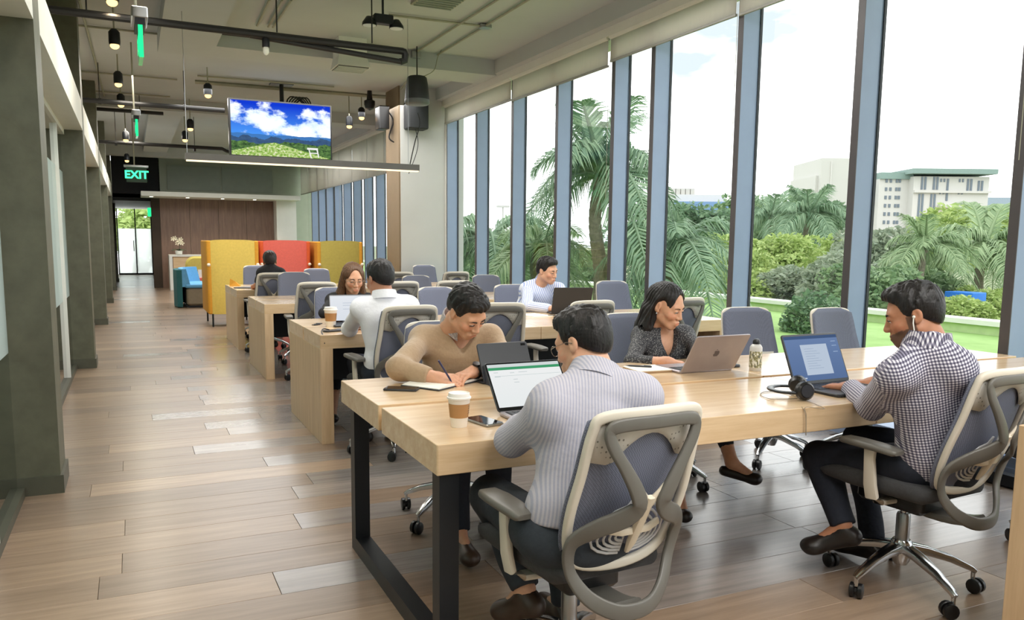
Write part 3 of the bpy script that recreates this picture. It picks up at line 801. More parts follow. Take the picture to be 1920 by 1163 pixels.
for k in range(5):
    b.tube(bez((0.06 + 0.02 * k, 0.06, 0.28), (0.08 + 0.05 * k, 0.02, 0.42), (0.18 + 0.03 * k, 0.05, 0.36), (0.25 + 0.02 * k, 0.08, 0.30), 6), 0.008, 5)
b.build('cable_bundle', M['black_pipe'], tv); tv.scale = (TVS, TVS, TVS)

pl = thing('pendant_light', 'long dark linear pendant with a warm glowing lower edge below the television', 'lamp', (1.755, 8.9, 2.19))
L2 = 1.225
MB().box((-L2, -0.035, -0.022), (L2, 0.035, 0.045)).build('housing', plain('pendant_grey', srgb(92, 90, 86), 0.4, 0.2), pl, smooth=False)
MB().box((-L2 + 0.01, -0.037, -0.034), (L2 - 0.01, 0.03, -0.022)).build('diffuser', glow('warm_diffuser', (1.0, 0.80, 0.50), 1.7), pl, smooth=False)
for x in (-L2 + 0.02, L2 - 0.12):
    MB().tube([(x, 0, 0.045), (x, 0, CEIL - 2.19)], 0.003, 5).build('suspension_cable', M['steel'], pl)
MB().tube(cat_rom([(L2 - 0.1, 0.0, 0.05), (L2 - 0.04, 0.0, 0.3), (L2 + 0.02, 0, 0.5), (L2 + 0.0, 0.02, 0.62)], 5), 0.006, 5).build('power_cord', M['black_pipe'], pl)

def ceil_tube(name, label, cat, pts, r, mat, brackets=0, group=None, n=8):
    P0 = Vector(pts[0]); o = thing(name, label, cat, P0, 0, group)
    MB().tube([Vector(p) - P0 for p in pts], r, n).build('pipe', mat, o)
    if brackets:
        L = (Vector(pts[-1]) - P0)
        for k in range(brackets):
            b = MB()
            q = L * ((k + 0.5) / brackets)
            b.tube([q + Vector((0, 0, r)), q + Vector((0, 0, CEIL - P0.z - q.z))], 0.006, 5)
            b.tube([q - L.normalized() * 0.02, q + L.normalized() * 0.02], r + 0.008, 8)
            b.build('hanger', M['black_pipe'], o)
    return o
pz = 3.3
a0 = Vector((-0.86, 8.16, pz)); a1 = Vector((2.60, 8.24, pz))
p = thing('sprinkler_pipe', 'thick black pipe crossing the ceiling above the corridor with an elbow at its right end', 'pipe', a0)
MB().tube([a0 - a0, a1 - a0], 0.034, 10).build('pipe', M['black_pipe'], p)
MB().tube([a1 - a0 + Vector((-0.02, 0, 0)), a1 - a0 + Vector((0.01, 0, -0.005)), a1 - a0 + Vector((0.022, 0, -0.03)), a1 - a0 + Vector((0.015, 0, -0.09)), a1 - a0 + Vector((-0.03, 0, -0.105))], 0.036, 10).build('elbow', M['black_pipe'], p)
MB().tube([a1 - a0 + Vector((-0.02, 0, -0.105)), a1 - a0 + Vector((-1.5, 0, -0.01))], 0.026, 10).build('return_pipe', M['black_pipe'], p)
hb = MB()
for x in (0.6, 2.2, 3.12):
    MB().tube([(x, 0.02, 0.03), (x, 0.02, 0.5)], 0.007, 6).build('hanger', M['black_pipe'], p)
ceil_tube('sprinkler_pipe', 'black pipe crossing the ceiling just left of the television top', 'pipe', [(-0.86, 13.0, 3.28), (1.35, 13.05, 3.28)], 0.034, M['black_pipe'], 2)
ceil_tube('sprinkler_pipe', 'black pipe crossing the ceiling left of the television bottom edge', 'pipe', [(-0.86, 17.2, 3.16), (1.72, 17.3, 3.16), (1.80, 17.3, 3.12), (1.9, 17.3, 3.1)], 0.034, M['black_pipe'], 2)
ceil_tube('sprinkler_pipe', 'short black pipe under the second cross beam at left', 'pipe', [(-0.86, 15.4, 3.5), (0.6, 15.42, 3.5)], 0.03, M['black_pipe'], 2)
ceil_tube('duct_strip', 'dark flat strip on the front face of the first ceiling beam', 'pipe', [(1.05, 10.22, 3.74), (3.0, 10.22, 3.74)], 0.022, M['black_pipe'])
zc = 3.775
G_P = 'pale conduits run across the ceiling'
def conduit(pts, lab, r=0.013):
    return ceil_tube('conduit', lab, 'conduit', pts, r, M['conduit'], 0, G_P, 6)
conduit([(3.40, 10.24, zc), (3.43, 4.0, zc)], 'thin conduit along the ceiling, left of the two above the hanging speaker')
conduit([(3.70, 10.26, zc), (3.67, 4.0, zc)], 'thin conduit along the ceiling, right of the two above the hanging speaker')
conduit([(2.60, 8.74, zc), (3.69, 8.69, zc)], 'thin conduit from the twin emergency light across to a junction box')
conduit([(1.0, 13.70, zc), (3.1, 13.63, zc), (4.6, 13.56, zc)], 'long conduit across the ceiling above the television', 0.034)
conduit([(1.0, 13.2, zc), (3.0, 13.1, zc)], 'thinner conduit in front of the long one above the television')
conduit([tuple(atz(780, 130, 3.74)), tuple(atz(705, 228, 3.74))], 'slanting conduit left of the hanging speaker')
conduit([tuple(atz(148, 0, zc)), tuple(atz(196, 182, zc))], 'pale conduit along the corridor ceiling by the pilasters')
conduit([tuple(atz(505, 0, zc)), tuple(atz(482, 48, zc))], 'short conduit ending at the first beam, leftmost of three')
conduit([tuple(atz(529, 0, zc)), tuple(atz(503, 50, zc))], 'short conduit ending at the first beam, middle of three')
conduit([tuple(atz(546, 0, zc)), tuple(atz(512, 51, zc))], 'short conduit ending at the first beam, rightmost of three')
for i, (px, py) in enumerate(((150, 48), (165, 135), (170, 170))):
    q = atz(px, py, zc); conduit([(q.x - 0.6, q.y, zc), (q.x + 1.2, q.y, zc)], 'thin cross conduit on the corridor ceiling, %s from the camera' % ('first', 'second', 'third')[i])
jb = thing('junction_box', 'small grey junction box where the speaker rod meets the ceiling conduit', 'box', (3.40, 10.24, 3.74))
MB().rbox((-0.06, -0.04, -0.04), (0.06, 0.04, 0.04), 0.01).build('body', M['steel'], jb)
jb2 = thing('junction_box', 'small grey junction box at the right end of the emergency light conduit', 'box', (3.68, 8.69, 3.77))
MB().rbox((-0.05, -0.05, -0.02), (0.08, 0.05, 0.02), 0.01).build('body', M['steel'], jb2)

# hanging speaker and wall speakers
s0 = at(782, 168, 10.05)
sp = thing('pendant_speaker', 'dark bell shaped speaker hanging on a rod from the ceiling', 'speaker', s0)
b = MB().lathe([(0.02, 0.165), (0.10, 0.16), (0.122, 0.145), (0.138, 0.06), (0.150, -0.06), (0.156, -0.12), (0.150, -0.14)], 28); b.build('shell', plain('speaker_charcoal', srgb(40, 42, 46), 0.5), sp, smooth=0.8)
MB().lathe([(0.150, -0.14), (0.158, -0.125), (0.158, -0.165), (0.14, -0.185), (0.02, -0.19)], 28).build('grille_rim', plain('speaker_rim', srgb(96, 100, 104), 0.4), sp, smooth=0.8)
MB().tube([(0, 0, 0.16), (0, 0, CEIL - s0.z)], 0.008, 6).build('rod', M['black_pipe'], sp)
MB().tube(cat_rom([(0.05, 0, 0.15), (0.22, 0.0, 0.25), (0.28, 0.02, 0.42), (0.34, 0.04, CEIL - s0.z)], 4), 0.006, 5).build('cable', M['conduit'], sp)
s1 = at(781, 217, 12.45)
ws = thing('wall_speaker', 'dark box speaker on the column face just below the bell speaker', 'speaker', s1)
MB().rbox((-0.165, -0.12, -0.21), (0.165, 0.16, 0.21), 0.03, 3).build('cabinet', plain('speaker_slate', srgb(28, 31, 34), 0.6), ws)
MB().tube(cat_rom([(-0.02, 0, -0.2), (0.02, -0.01, -0.4), (-0.02, -0.02, -0.6), (-0.14, -0.02, -0.9)], 5), 0.006, 5).build('cable', M['black_pipe'], ws)
s2 = at(719, 222, 13.0)
eq = thing('wall_projector', 'black equipment box with hanging cables on the tan side of the column', 'box', s2)
MB().rbox((-0.10, -0.14, -0.18), (0.06, 0.14, 0.18), 0.015).build('body', M['tv_black'], eq)
MB().tube(cat_rom([(0.07, -0.05, 0.1), (0.14, -0.08, -0.05), (0.06, -0.1, -0.3), (0.15, -0.1, -0.38)], 5), 0.012, 5).build('cable', M['black_pipe'], eq)
s3 = at(693, 193, 13.3)
dm = thing('dome_camera', 'small dark dome camera under the conduit left of the column', 'camera', s3)
MB().lathe([(0.005, -0.12), (0.07, -0.09), (0.09, -0.03), (0.09, 0.03), (0.05, 0.05), (0.02, 0.35)], 16).build('dome', M['tv_black'], dm, smooth=0.8)

# emergency twin light, air boxes
e0 = atz(718, 40, 3.58)
em = thing('emergency_light', 'black twin head emergency light hanging under the ceiling', 'lamp', e0)
MB().rbox((-0.10, -0.05, -0.03), (0.10, 0.05, 0.06), 0.015).build('body', M['black_metal'], em)
for s in (-1, 1):
    h = MB().lathe([(0.075, -0.055), (0.072, -0.03), (0.03, 0.03), (0.01, 0.035)], 14, (s * 0.14, 0, 0)).build('lamp_head', M['black_metal'], em, smooth=0.8)
    MB().lathe([(0.066, -0.058), (0.066, -0.054)], 14, (s * 0.14, 0, 0)).build('lens', plain('pale_lens', srgb(225, 228, 230), 0.3), h)
MB().tube([(0, 0, 0.06), (0, 0, CEIL - e0.z)], 0.012, 6).build('stem', M['black_metal'], em)
v0 = Vector((2.52, 10.12, 3.60))
vb = thing('air_diffuser', 'white square duct box with a dark grille under the first beam', 'vent', v0)
b = MB(); b.loft([[(-0.20, -0.2, -0.14), (0.20, -0.2, -0.14), (0.20, 0.2, -0.14), (-0.20, 0.2, -0.14)], [(-0.17, -0.15, -0.02), (0.17, -0.15, -0.02), (0.17, 0.2, -0.02), (-0.17, 0.2, -0.02)], [(-0.17, -0.15, 0.2), (0.17, -0.15, 0.2), (0.17, 0.2, 0.2), (-0.17, 0.2, 0.2)]])
b.build('box', M['white'], vb, smooth=False)
g = MB().box((-0.185, -0.185, -0.146), (0.185, 0.185, -0.14)).build('grille', plain('vent_dark', srgb(86, 88, 84), 0.6), vb, smooth=False)
for k in range(5):
    MB().box((-0.18, -0.15 + 0.07 * k, -0.158), (0.18, -0.14 + 0.07 * k, -0.146)).build('blade', M['white'], g, smooth=False)
v1 = atz(822, 0, 3.79)
vb = thing('air_diffuser', 'grey grille set in the ceiling at the top edge of the picture', 'vent', v1)
MB().box((-0.22, -0.22, -0.02), (0.22, 0.22, 0.0)).build('frame', M['conduit'], vb, smooth=False)
for k in range(6):
    MB().box((-0.2, -0.18 + 0.07 * k, -0.035), (0.2, -0.165 + 0.07 * k, -0.02)).build('blade', M['bulk2'], vb, smooth=False)

# track spots
warm = glow('warm_spot_lens', (1.0, 0.60, 0.22), 2.6)
G_S = 'small black ceiling spotlights'
def spot(px, py, z, lab, tilt=0.3):
    q = atz(px, py, z); o = thing('ceiling_spot', lab, 'lamp', q, 0, G_S)
    b = MB().lathe([(0.055, 0.0), (0.058, 0.03), (0.056, 0.13), (0.03, 0.16)], 14); b.build('can', M['black_metal'], o, smooth=0.8)
    MB().sphere((0, 0, -0.012), (0.046, 0.046, 0.034), 14, 8).build('lens', warm, o, smooth=True)
    MB().tube([(0, 0, 0.15), (0, 0, CEIL - z)], 0.009, 6).build('stem', M['conduit'], o)
    l = bpy.data.lights.new('spot_bulb', 'SPOT'); l.energy = 30; l.color = (1.0, 0.78, 0.5); l.spot_size = 1.9; l.spot_blend = 0.6; l.shadow_soft_size = 0.05
    lo = bpy.data.objects.new('spot_bulb', l); COL.objects.link(lo); lo.parent = o; lo.location = (0, 0, -0.03)
for px, py, z, lab in ((215, 84, 3.42, 'brightest ceiling spot over the corridor, nearest of the row'), (222, 157, 3.42, 'second ceiling spot along the corridor row'), (227, 196, 3.42, 'third ceiling spot along the corridor row'),
                       (236, 262, 3.2, 'fourth ceiling spot along the corridor row beside the dark pipe'), (238, 301, 3.2, 'farthest ceiling spot above the corridor exit sign'), (390, 178, 3.42, 'ceiling spot left of the television top corner'),
                       (357, 241, 3.3, 'ceiling spot left of the television middle'), (347, 262, 3.2, 'lowest ceiling spot left of the television bottom'), (678, 220, 3.42, 'ceiling spot right of the television on the conduit'), (655, 236, 3.3, 'ceiling spot close beside the television right edge'),
                       (210, 2, 3.42, 'ceiling spot cut by the top edge above the corridor')):
    spot(px, py, z, lab)
q = Vector((1.24, 8.21, 3.19))
o = thing('bulb_socket', 'unlit bare bulb under the thick black pipe', 'lamp', q, 0)
MB().lathe([(0.035, 0.0), (0.035, 0.07), (0.02, 0.09)], 12).build('socket', M['black_metal'], o, smooth=0.8)
MB().sphere((0, 0, -0.03), (0.03, 0.03, 0.045), 12, 8).build('bulb', plain('pale_bulb', srgb(225, 225, 215), 0.15), o, smooth=True)

# exit signs on long rods
gg = glow('green_exit_glow', (0.02, 0.85, 0.28), 1.4)
gl2 = pane('green_acrylic', (0.5, 0.95, 0.65), 0.1, 0.25, (0.1, 0.8, 0.35))
def exit_edge(px, py, y, lab, k):
    q = at(px, py, y); o = thing('exit_sign', lab, 'exit sign', q, 0.015)
    MB().rbox((-0.05, -0.16, -0.01), (0.05, 0.16, 0.06), 0.01).build('housing', M['steel'], o)
    MB().box((-0.03, -0.15, -0.055), (0.03, 0.15, -0.01)).build('lamp_rail', M['black_metal'], o, smooth=False)
    MB().box((-0.012, -0.15, -0.26), (0.012, 0.15, -0.055)).build('acrylic_panel', gl2, o, smooth=False)
    MB().box((-0.014, -0.152, -0.26), (0.014, -0.146, -0.055)).build('glowing_edge', gg, o, smooth=False)
    for s in (-1, 1):
        textmesh('EXIT', 0.13, gg, o, (s * 0.0135, 0, -0.16), (PI / 2, 0, s * PI / 2), 'lettering', 0.004)
    MB().tube([(-0.02, 0, 0.06), (-0.02, 0, CEIL - q.z)], 0.01, 6).build('rod', M['conduit'], o)
exit_edge(261, 40, 6.2, 'green edge lit exit sign seen edge on, the nearest, below the ceiling pipe', 0)
exit_edge(255, 218, 11.5, 'green edge lit exit sign seen edge on, the second, halfway down the corridor', 1)
q = at(256, 328, 16.2)
o = thing('exit_sign', 'green exit sign facing the camera at the far end of the corridor', 'exit sign', q)
MB().rbox((-0.17, -0.03, -0.13), (0.17, 0.03, 0.13), 0.015, axis=1).build('housing', plain('sign_dark_green', srgb(16, 60, 34), 0.4), o)
MB().rbox((-0.20, -0.04, 0.13), (0.20, 0.04, 0.17), 0.01).build('canopy', M['steel'], o)
textmesh('EXIT', 0.19, glow('green_letters', (0.05, 1.0, 0.35), 2.2), o, (0, -0.033, -0.005), (PI / 2, 0, 0), 'lettering', 0.006)
MB().tube([(-0.03, 0, 0.17), (-0.03, 0, CEIL - q.z)], 0.012, 6).build('rod', M['conduit'], o)
q = at(284, 398, 25.0)
o = thing('exit_sign', 'tiny green exit marker beside the far glass door', 'exit sign', q)
MB().rbox((-0.10, -0.03, -0.12), (0.10, 0.0, 0.12), 0.01, axis=1).build('panel', gg, o)
# soffit downlights
for i, x in enumerate((0.55, 1.45, 2.35, 3.2)):
    o = thing('downlight', 'small recessed downlight in the white soffit, %s from left' % ('first', 'second', 'third', 'fourth')[i], 'lamp', (x, 23.95, 2.50), 0, 'soffit downlights')
    MB().lathe([(0.06, -0.012), (0.065, 0.0)], 12).build('trim_ring', M['white'], o)
    MB().lathe([(0.045, -0.016), (0.045, -0.012)], 12).build('lens', glow('soffit_lens_%d' % i, (1.0, 0.9, 0.75), 6.0), o)
    l = bpy.data.lights.new('soffit_bulb', 'SPOT'); l.energy = 40; l.color = (1.0, 0.86, 0.68); l.spot_size = 1.8; l.spot_blend = 0.7; l.shadow_soft_size = 0.04
    lo = bpy.data.objects.new('soffit_bulb', l); COL.objects.link(lo); lo.parent = o; lo.location = (0, 0, -0.04)

# ------------------------------------------------------------------ booths, sofa, reception
def fabric(name, c):
    return plain(name, c, 0.9, var=0.06, vscale=30, bump=0.12, bscale=220)
M['yellow'] = fabric('yellow_felt', srgb(214, 186, 92)); M['amber'] = fabric('amber_felt', srgb(206, 146, 44))
M['coral'] = fabric('coral_felt', srgb(212, 100, 88)); M['rust'] = fabric('rust_felt', srgb(206, 88, 42)); M['olive'] = fabric('olive_felt', srgb(172, 156, 76))
M['teal'] = fabric('dark_teal_felt', srgb(38, 92, 96)); M['sky'] = fabric('sky_blue_felt', srgb(96, 160, 206)); M['taupe'] = fabric('taupe_felt', srgb(132, 122, 104))
def booth(x0, x1, yb, mat, side, lab):
    cx = (x0 + x1) / 2; o = thing('high_back_booth', lab, 'booth', (cx, yb, 0), 0, 'tall felt booths')
    w_ = x1 - x0
    def bowed(xa, xb, bow):
        b = MB(); rings = []
        return b
    # back panel seen from behind: slightly rounded sheet
    b = MB(); rings = []
    for k in range(9):
        u = k / 8 * 2 - 1
        yy = 0.05 * (u * u) ** 2
        rings.append([(u * w_ / 2, yy, 0.20), (u * w_ / 2, yy + 0.07, 0.20), (u * w_ / 2, yy + 0.07, 1.36 - 0.02 * u ** 4), (u * w_ / 2, yy, 1.375 - 0.02 * u ** 4)])
    b.loft(rings).build('back_panel', mat, o, smooth=0.8)
    for s in (-1, 1):
        MB().rbox((s * w_ / 2 - 0.035, 0.03, 0.20), (s * w_ / 2 + 0.035, 1.15, 1.36), 0.03, 3).build('wing', side, o)
        MB().sphere((s * (w_ / 2 + 0.01), -0.012, 0.98), 0.028, 10, 8).build('button', M['ch_cream'], o, smooth=True)
    MB().rbox((-w_ / 2 + 0.04, 0.07, 0.36), (w_ / 2 - 0.04, 0.75, 0.50), 0.03, 3).build('seat_cushion', side, o)
    MB().rbox((-w_ / 2 + 0.04, 0.07, 0.20), (w_ / 2 - 0.04, 0.70, 0.36), 0.01, 2).build('seat_base', mat, o)
    for xx in (-w_ / 2 + 0.03, w_ / 2 - 0.06):
        for yy in (0.03, 1.05):
            MB().tube([(xx, yy, 0.0), (xx, yy, 0.205)], 0.014, 8).build('leg', M['black_metal'], o)
booth(1.10, 1.82, 13.55, M['yellow'], M['amber'], 'yellow high back felt booth seen from behind, left of three')
booth(1.93, 2.68, 13.75, M['coral'], M['rust'], 'coral red high back felt booth between the two yellow ones')
booth(2.82, 3.52, 13.55, M['olive'], M['amber'], 'olive yellow high back felt booth, right of three')

so = thing('lounge_sofa', 'blue and dark teal curved lounge sofa beyond the yellow booth', 'sofa', (1.25, 18.3, 0))
b = MB()
pts = [(-0.40, -0.75), (-0.44, -0.2), (-0.36, 0.4), (-0.10, 0.8)]
rg = []
for p_ in cat_rom([(x, y_, 0) for x, y_ in pts], 4):
    rg.append([(p_.x - 0.05, p_.y, 0.02), (p_.x + 0.05, p_.y, 0.02), (p_.x + 0.05, p_.y, 0.76), (p_.x - 0.05, p_.y, 0.76)])
b.loft(rg).build('outer_back', M['teal'], so, smooth=0.9)
b = MB(); rg = []
for p_ in cat_rom([(x + 0.11, y_, 0) for x, y_ in pts], 4):
    rg.append([(p_.x - 0.06, p_.y, 0.42), (p_.x + 0.10, p_.y, 0.42), (p_.x + 0.02, p_.y, 0.78), (p_.x - 0.06, p_.y, 0.78)])
b.loft(rg).build('inner_back', M['sky'], so, smooth=0.9)
MB().rbox((-0.30, -0.78, 0.40), (0.55, 0.7, 0.47), 0.05, 3).build('seat_cushion', M['sky'], so)
MB().rbox((-0.28, -0.76, 0.04), (0.53, 0.68, 0.40), 0.08, 4).build('seat_base', M['taupe'], so)
MB().box((-0.26, -0.74, 0.0), (0.5, 0.66, 0.04)).build('plinth', M['black_metal'], so, smooth=False)
oc_ = thing('lounge_chair', 'rounded olive yellow lounge chair back behind the blue sofa', 'chair', (1.55, 20.4, 0))
MB().rbox((-0.42, -0.08, 0.40), (0.42, 0.10, 0.98), 0.2, 6, axis=1).build('backrest', M['olive'], oc_)
MB().rbox((-0.42, 0.05, 0.12), (0.42, 0.8, 0.44), 0.08, 4).build('seat', M['olive'], oc_)
for x in (-0.34, 0.34):
    for yy in (0.12, 0.7):
        MB().tube([(x, yy, 0), (x, yy, 0.14)], 0.018, 8).build('leg', M['black_metal'], oc_)
bs = thing('magazine_rack', 'small coral rack of cards and magazines in front of the olive lounge chair', 'rack', (1.56, 19.55, 0))
MB().rbox((-0.26, -0.10, 0.0), (0.26, 0.10, 0.52), 0.02, 2).build('body', M['coral'], bs)
cl_ = [srgb(226, 220, 214), srgb(90, 100, 130), srgb(200, 120, 90), srgb(70, 70, 76), srgb(216, 200, 180)]
for k in range(5):
    MB().box((-0.22 + 0.088 * k, -0.06, 0.52), (-0.142 + 0.088 * k, -0.05, 0.70 - 0.012 * (k % 2))).build('card', plain('card_%d' % k, cl_[k], 0.5), bs, smooth=False)

rc = thing('reception_desk', 'white and pale wood reception counter before the walnut wall', 'counter', (1.55, 24.15, 0))
MB().box((-0.63, -0.35, 0.90), (0.70, 0.35, 0.95)).build('countertop', M['white'], rc, smooth=False)
MB().box((-0.63, -0.35, 0.0), (-0.55, 0.35, 0.90)).build('side_panel', M['white'], rc, smooth=False)
MB().box((0.62, -0.35, 0.0), (0.70, 0.35, 0.90)).build('side_panel', M['white'], rc, smooth=False)
MB().box((-0.53, -0.30, 0.02), (0.60, -0.24, 0.90)).build('front_panel', M['oak'], rc, smooth=False)
orc = thing('orchid_pot', 'cream orchid in a white pot on the reception counter', 'plant', (1.18, 24.05, 0.95))
MB().lathe([(0.05, 0.0), (0.085, 0.02), (0.095, 0.11), (0.085, 0.11), (0.08, 0.09)], 16).build('pot', M['white'], orc, smooth=0.8)
M['leaf_dark'] = plain('dark_leaf', srgb(54, 80, 52), 0.45, var=0.2)
for k in range(5):
    a = k * 1.3
    d = Vector((math.cos(a), math.sin(a), 0)); b = MB()
    b.sweep([Vector((0, 0, 0.10)), d * 0.08 + Vector((0, 0, 0.15)), d * 0.17 + Vector((0, 0, 0.14)), d * 0.24 + Vector((0, 0, 0.10))], [[(-.02, 0), (0, .003), (.02, 0), (0, -.003)], [(-.035, 0), (0, .004), (.035, 0), (0, -.004)], [(-.03, 0), (0, .004), (.03, 0), (0, -.004)], [(-.004, 0), (0, .002), (.004, 0), (0, -.002)]], up=(0, 0, 1))
    b.build('leaf', M['leaf_dark'], orc)
st = cat_rom([(0, 0, 0.1), (0.03, 0, 0.25), (0.02, 0, 0.38), (-0.06, 0, 0.46)], 5)
MB().tube(st, 0.006, 5).build('stem', M['leaf_dark'], orc)
M['petal'] = plain('cream_petal', srgb(248, 240, 214), 0.5)
rr = random.Random(5)
for k in range(8):
    b = MB(); c0 = Vector((-0.14 + 0.035 * k + rr.uniform(-.02, .02), rr.uniform(-.04, .04), 0.34 + rr.uniform(-0.05, 0.12)))
    for j in range(5):
        a = j * 2 * PI / 5
        b.add([c0, c0 + Vector((0.05 * math.cos(a - .4), -0.012, 0.05 * math.sin(a - .4))), c0 + Vector((0.068 * math.cos(a), -0.02, 0.068 * math.sin(a))), c0 + Vector((0.05 * math.cos(a + .4), -0.012, 0.05 * math.sin(a + .4)))], [(0, 1, 2, 3)])
    b.build('flower', M['petal'], orc, smooth=False)
# ------------------------------------------------------------------ outside the windows
def leafmat(name, c1, c2, rough=0.55, tl=0.35):
    m, t, b = newmat(name)
    g = t.nodes.new('ShaderNodeNewGeometry')
    col = ramp_n(t, g.outputs['Random Per Island'], [(0.0, c1), (1.0, c2)])
    t.links.new(col, b.inputs['Base Color']); b.inputs['Roughness'].default_value = rough
    tr = t.nodes.new('ShaderNodeBsdfTranslucent'); t.links.new(col, tr.inputs['Color'])
    mx = t.nodes.new('ShaderNodeMixShader'); mx.inputs[0].default_value = tl
    t.links.new(b.outputs[0], mx.inputs[1]); t.links.new(tr.outputs[0], mx.inputs[2])
    t.links.new(mx.outputs[0], t.nodes['Material Output'].inputs['Surface'])
    return m
M['leaf_a'] = leafmat('mid_green_leaf', srgb(98, 128, 90), srgb(146, 170, 124))
M['leaf_b'] = leafmat('yellow_green_leaf', srgb(142, 168, 92), srgb(190, 206, 132))
M['leaf_c'] = leafmat('grey_green_leaf', srgb(128, 144, 122), srgb(170, 180, 154))
M['leaf_d'] = leafmat('deep_green_leaf', srgb(86, 118, 88), srgb(128, 156, 120))
M['palm_leaf'] = leafmat('palm_leaflet', srgb(106, 138, 108), srgb(160, 184, 150))
M['palm_leaf2'] = leafmat('pale_palm_leaflet', srgb(122, 150, 106), srgb(172, 192, 146))
M['bark'] = plain('pale_bark', srgb(140, 132, 116), 0.9, var=0.25, vscale=14)
mg, t, b_ = newmat('lawn_grass')
t.links.new(ramp_n(t, noise_n(t, vec_src(t, 'Object', (1, 1, 1)), 1.2, 8, 0.7), [(0.3, srgb(122, 158, 84)), (0.7, srgb(152, 184, 112))]), b_.inputs['Base Color'])
b_.inputs['Roughness'].default_value = 0.9
lawn = MB().box((4.97, -12, -0.5), (13.96, 70, -0.20)).build('lawn', mg, smooth=False); tag(lawn, 'bright green clipped lawn strip outside the windows', 'lawn'); lawn['kind'] = 'stuff'
pa = thing('parapet', 'low pale green parapet with a white cap along the far side of the lawn', 'wall', (14.1, 20, -0.2))
MB().box((-0.14, -32, -0.3), (0.14, 45, 0.17)).build('wall', plain('pale_green_wall', srgb(186, 206, 152), 0.8), pa, smooth=False)
MB().box((-0.2, -32, 0.17), (0.25, 45, 0.26)).build('cap', M['white'], pa, smooth=False)
gr = MB().box((14.3, -80, -1.6), (420, 420, -1.5)).build('ground', plain('outdoor_ground', srgb(128, 136, 104), 0.95, var=0.2, vscale=0.3), smooth=False); struct(gr)
def leaf_cloud(name, n, seed, leaf, blobs, mat):
    r = random.Random(seed); b = MB()
    tot = sum(bl[3] ** 2 for bl in blobs)
    for cx, cy, cz, rad in blobs:
        for k in range(int(n * rad ** 2 / tot)):
            d = Vector((r.gauss(0, 1), r.gauss(0, 1), r.gauss(0, 1))).normalized()
            q = rad * (0.75 + 0.3 * r.random())
            c = Vector((cx, cy, cz)) + Vector((d.x * q, d.y * q, d.z * q * 0.85))
            u = Vector((r.gauss(0, 1), r.gauss(0, 1), r.gauss(0, 0.7))).normalized(); v = u.orthogonal().normalized()
            v = (v * math.cos(k) + u.cross(v) * math.sin(k)).normalized()
            s = leaf * (0.6 + 0.8 * r.random())
            b.add([c - u * s, c + v * s * 0.45, c + u * s, c - v * s * 0.45], [(0, 1, 2, 3)])
    me = b.mesh(name, mat, False)
    return me
def blobset(seed, n, R, zc, flat=0.7):
    r = random.Random(seed); out = []
    for k in range(n):
        a = r.random() * 2 * PI; q = R * math.sqrt(r.random()) * 0.75
        out.append((q * math.cos(a), q * math.sin(a), zc + (r.random() - 0.4) * R * flat, R * (0.32 + 0.22 * r.random())))
    return out
base_cl = [leaf_cloud('foliage', 4200, 10 + i, 0.16, blobset(20 + i, 13, 2.2, 3.6), M['leaf_a']) for i in range(3)]
CL = {}
for i in range(3):
    for k in 'abcd':
        me = base_cl[i].copy(); me.materials[0] = M['leaf_' + k]; CL[k, i] = me
tm = MB(); tm.tube([(0, 0, -0.2), (0.05, 0, 1.5), (0.0, 0.1, 2.6), (0.2, 0.1, 3.6)], [0.16, 0.13, 0.11, 0.06], 8)
for a in range(4):
    tm.tube([(0.02, 0.05, 2.2 + 0.1 * a), (0.6 * math.cos(a * 1.6), 0.6 * math.sin(a * 1.6), 3.0), (1.2 * math.cos(a * 1.6), 1.2 * math.sin(a * 1.6), 3.8)], [0.07, 0.05, 0.02], 6)
trunk_me = tm.mesh('trunk', M['bark'], True)
def campt(px, py, D):
    return Vector(CAM + ray(px, py) * D)
ti = [0]
def tree(px, ytop, D, kind, label, wide=1.0, zb=-1.5):
    top = campt(px, ytop, D)
    h = top.z - zb
    s = h / 5.2
    o = thing('broadleaf_tree' if h > 2.6 else 'shrub', label, 'tree' if h > 2.6 else 'shrub', (top.x, top.y, zb), ti[0] * 1.1, 'trees and shrubs beyond the parapet')
    o.scale = (s * wide, s * wide, s)
    linkobj('trunk', trunk_me, o)
    f = linkobj('foliage', CL[kind, ti[0] % 3], o); f['kind'] = 'stuff'
    ti[0] += 1
    return o
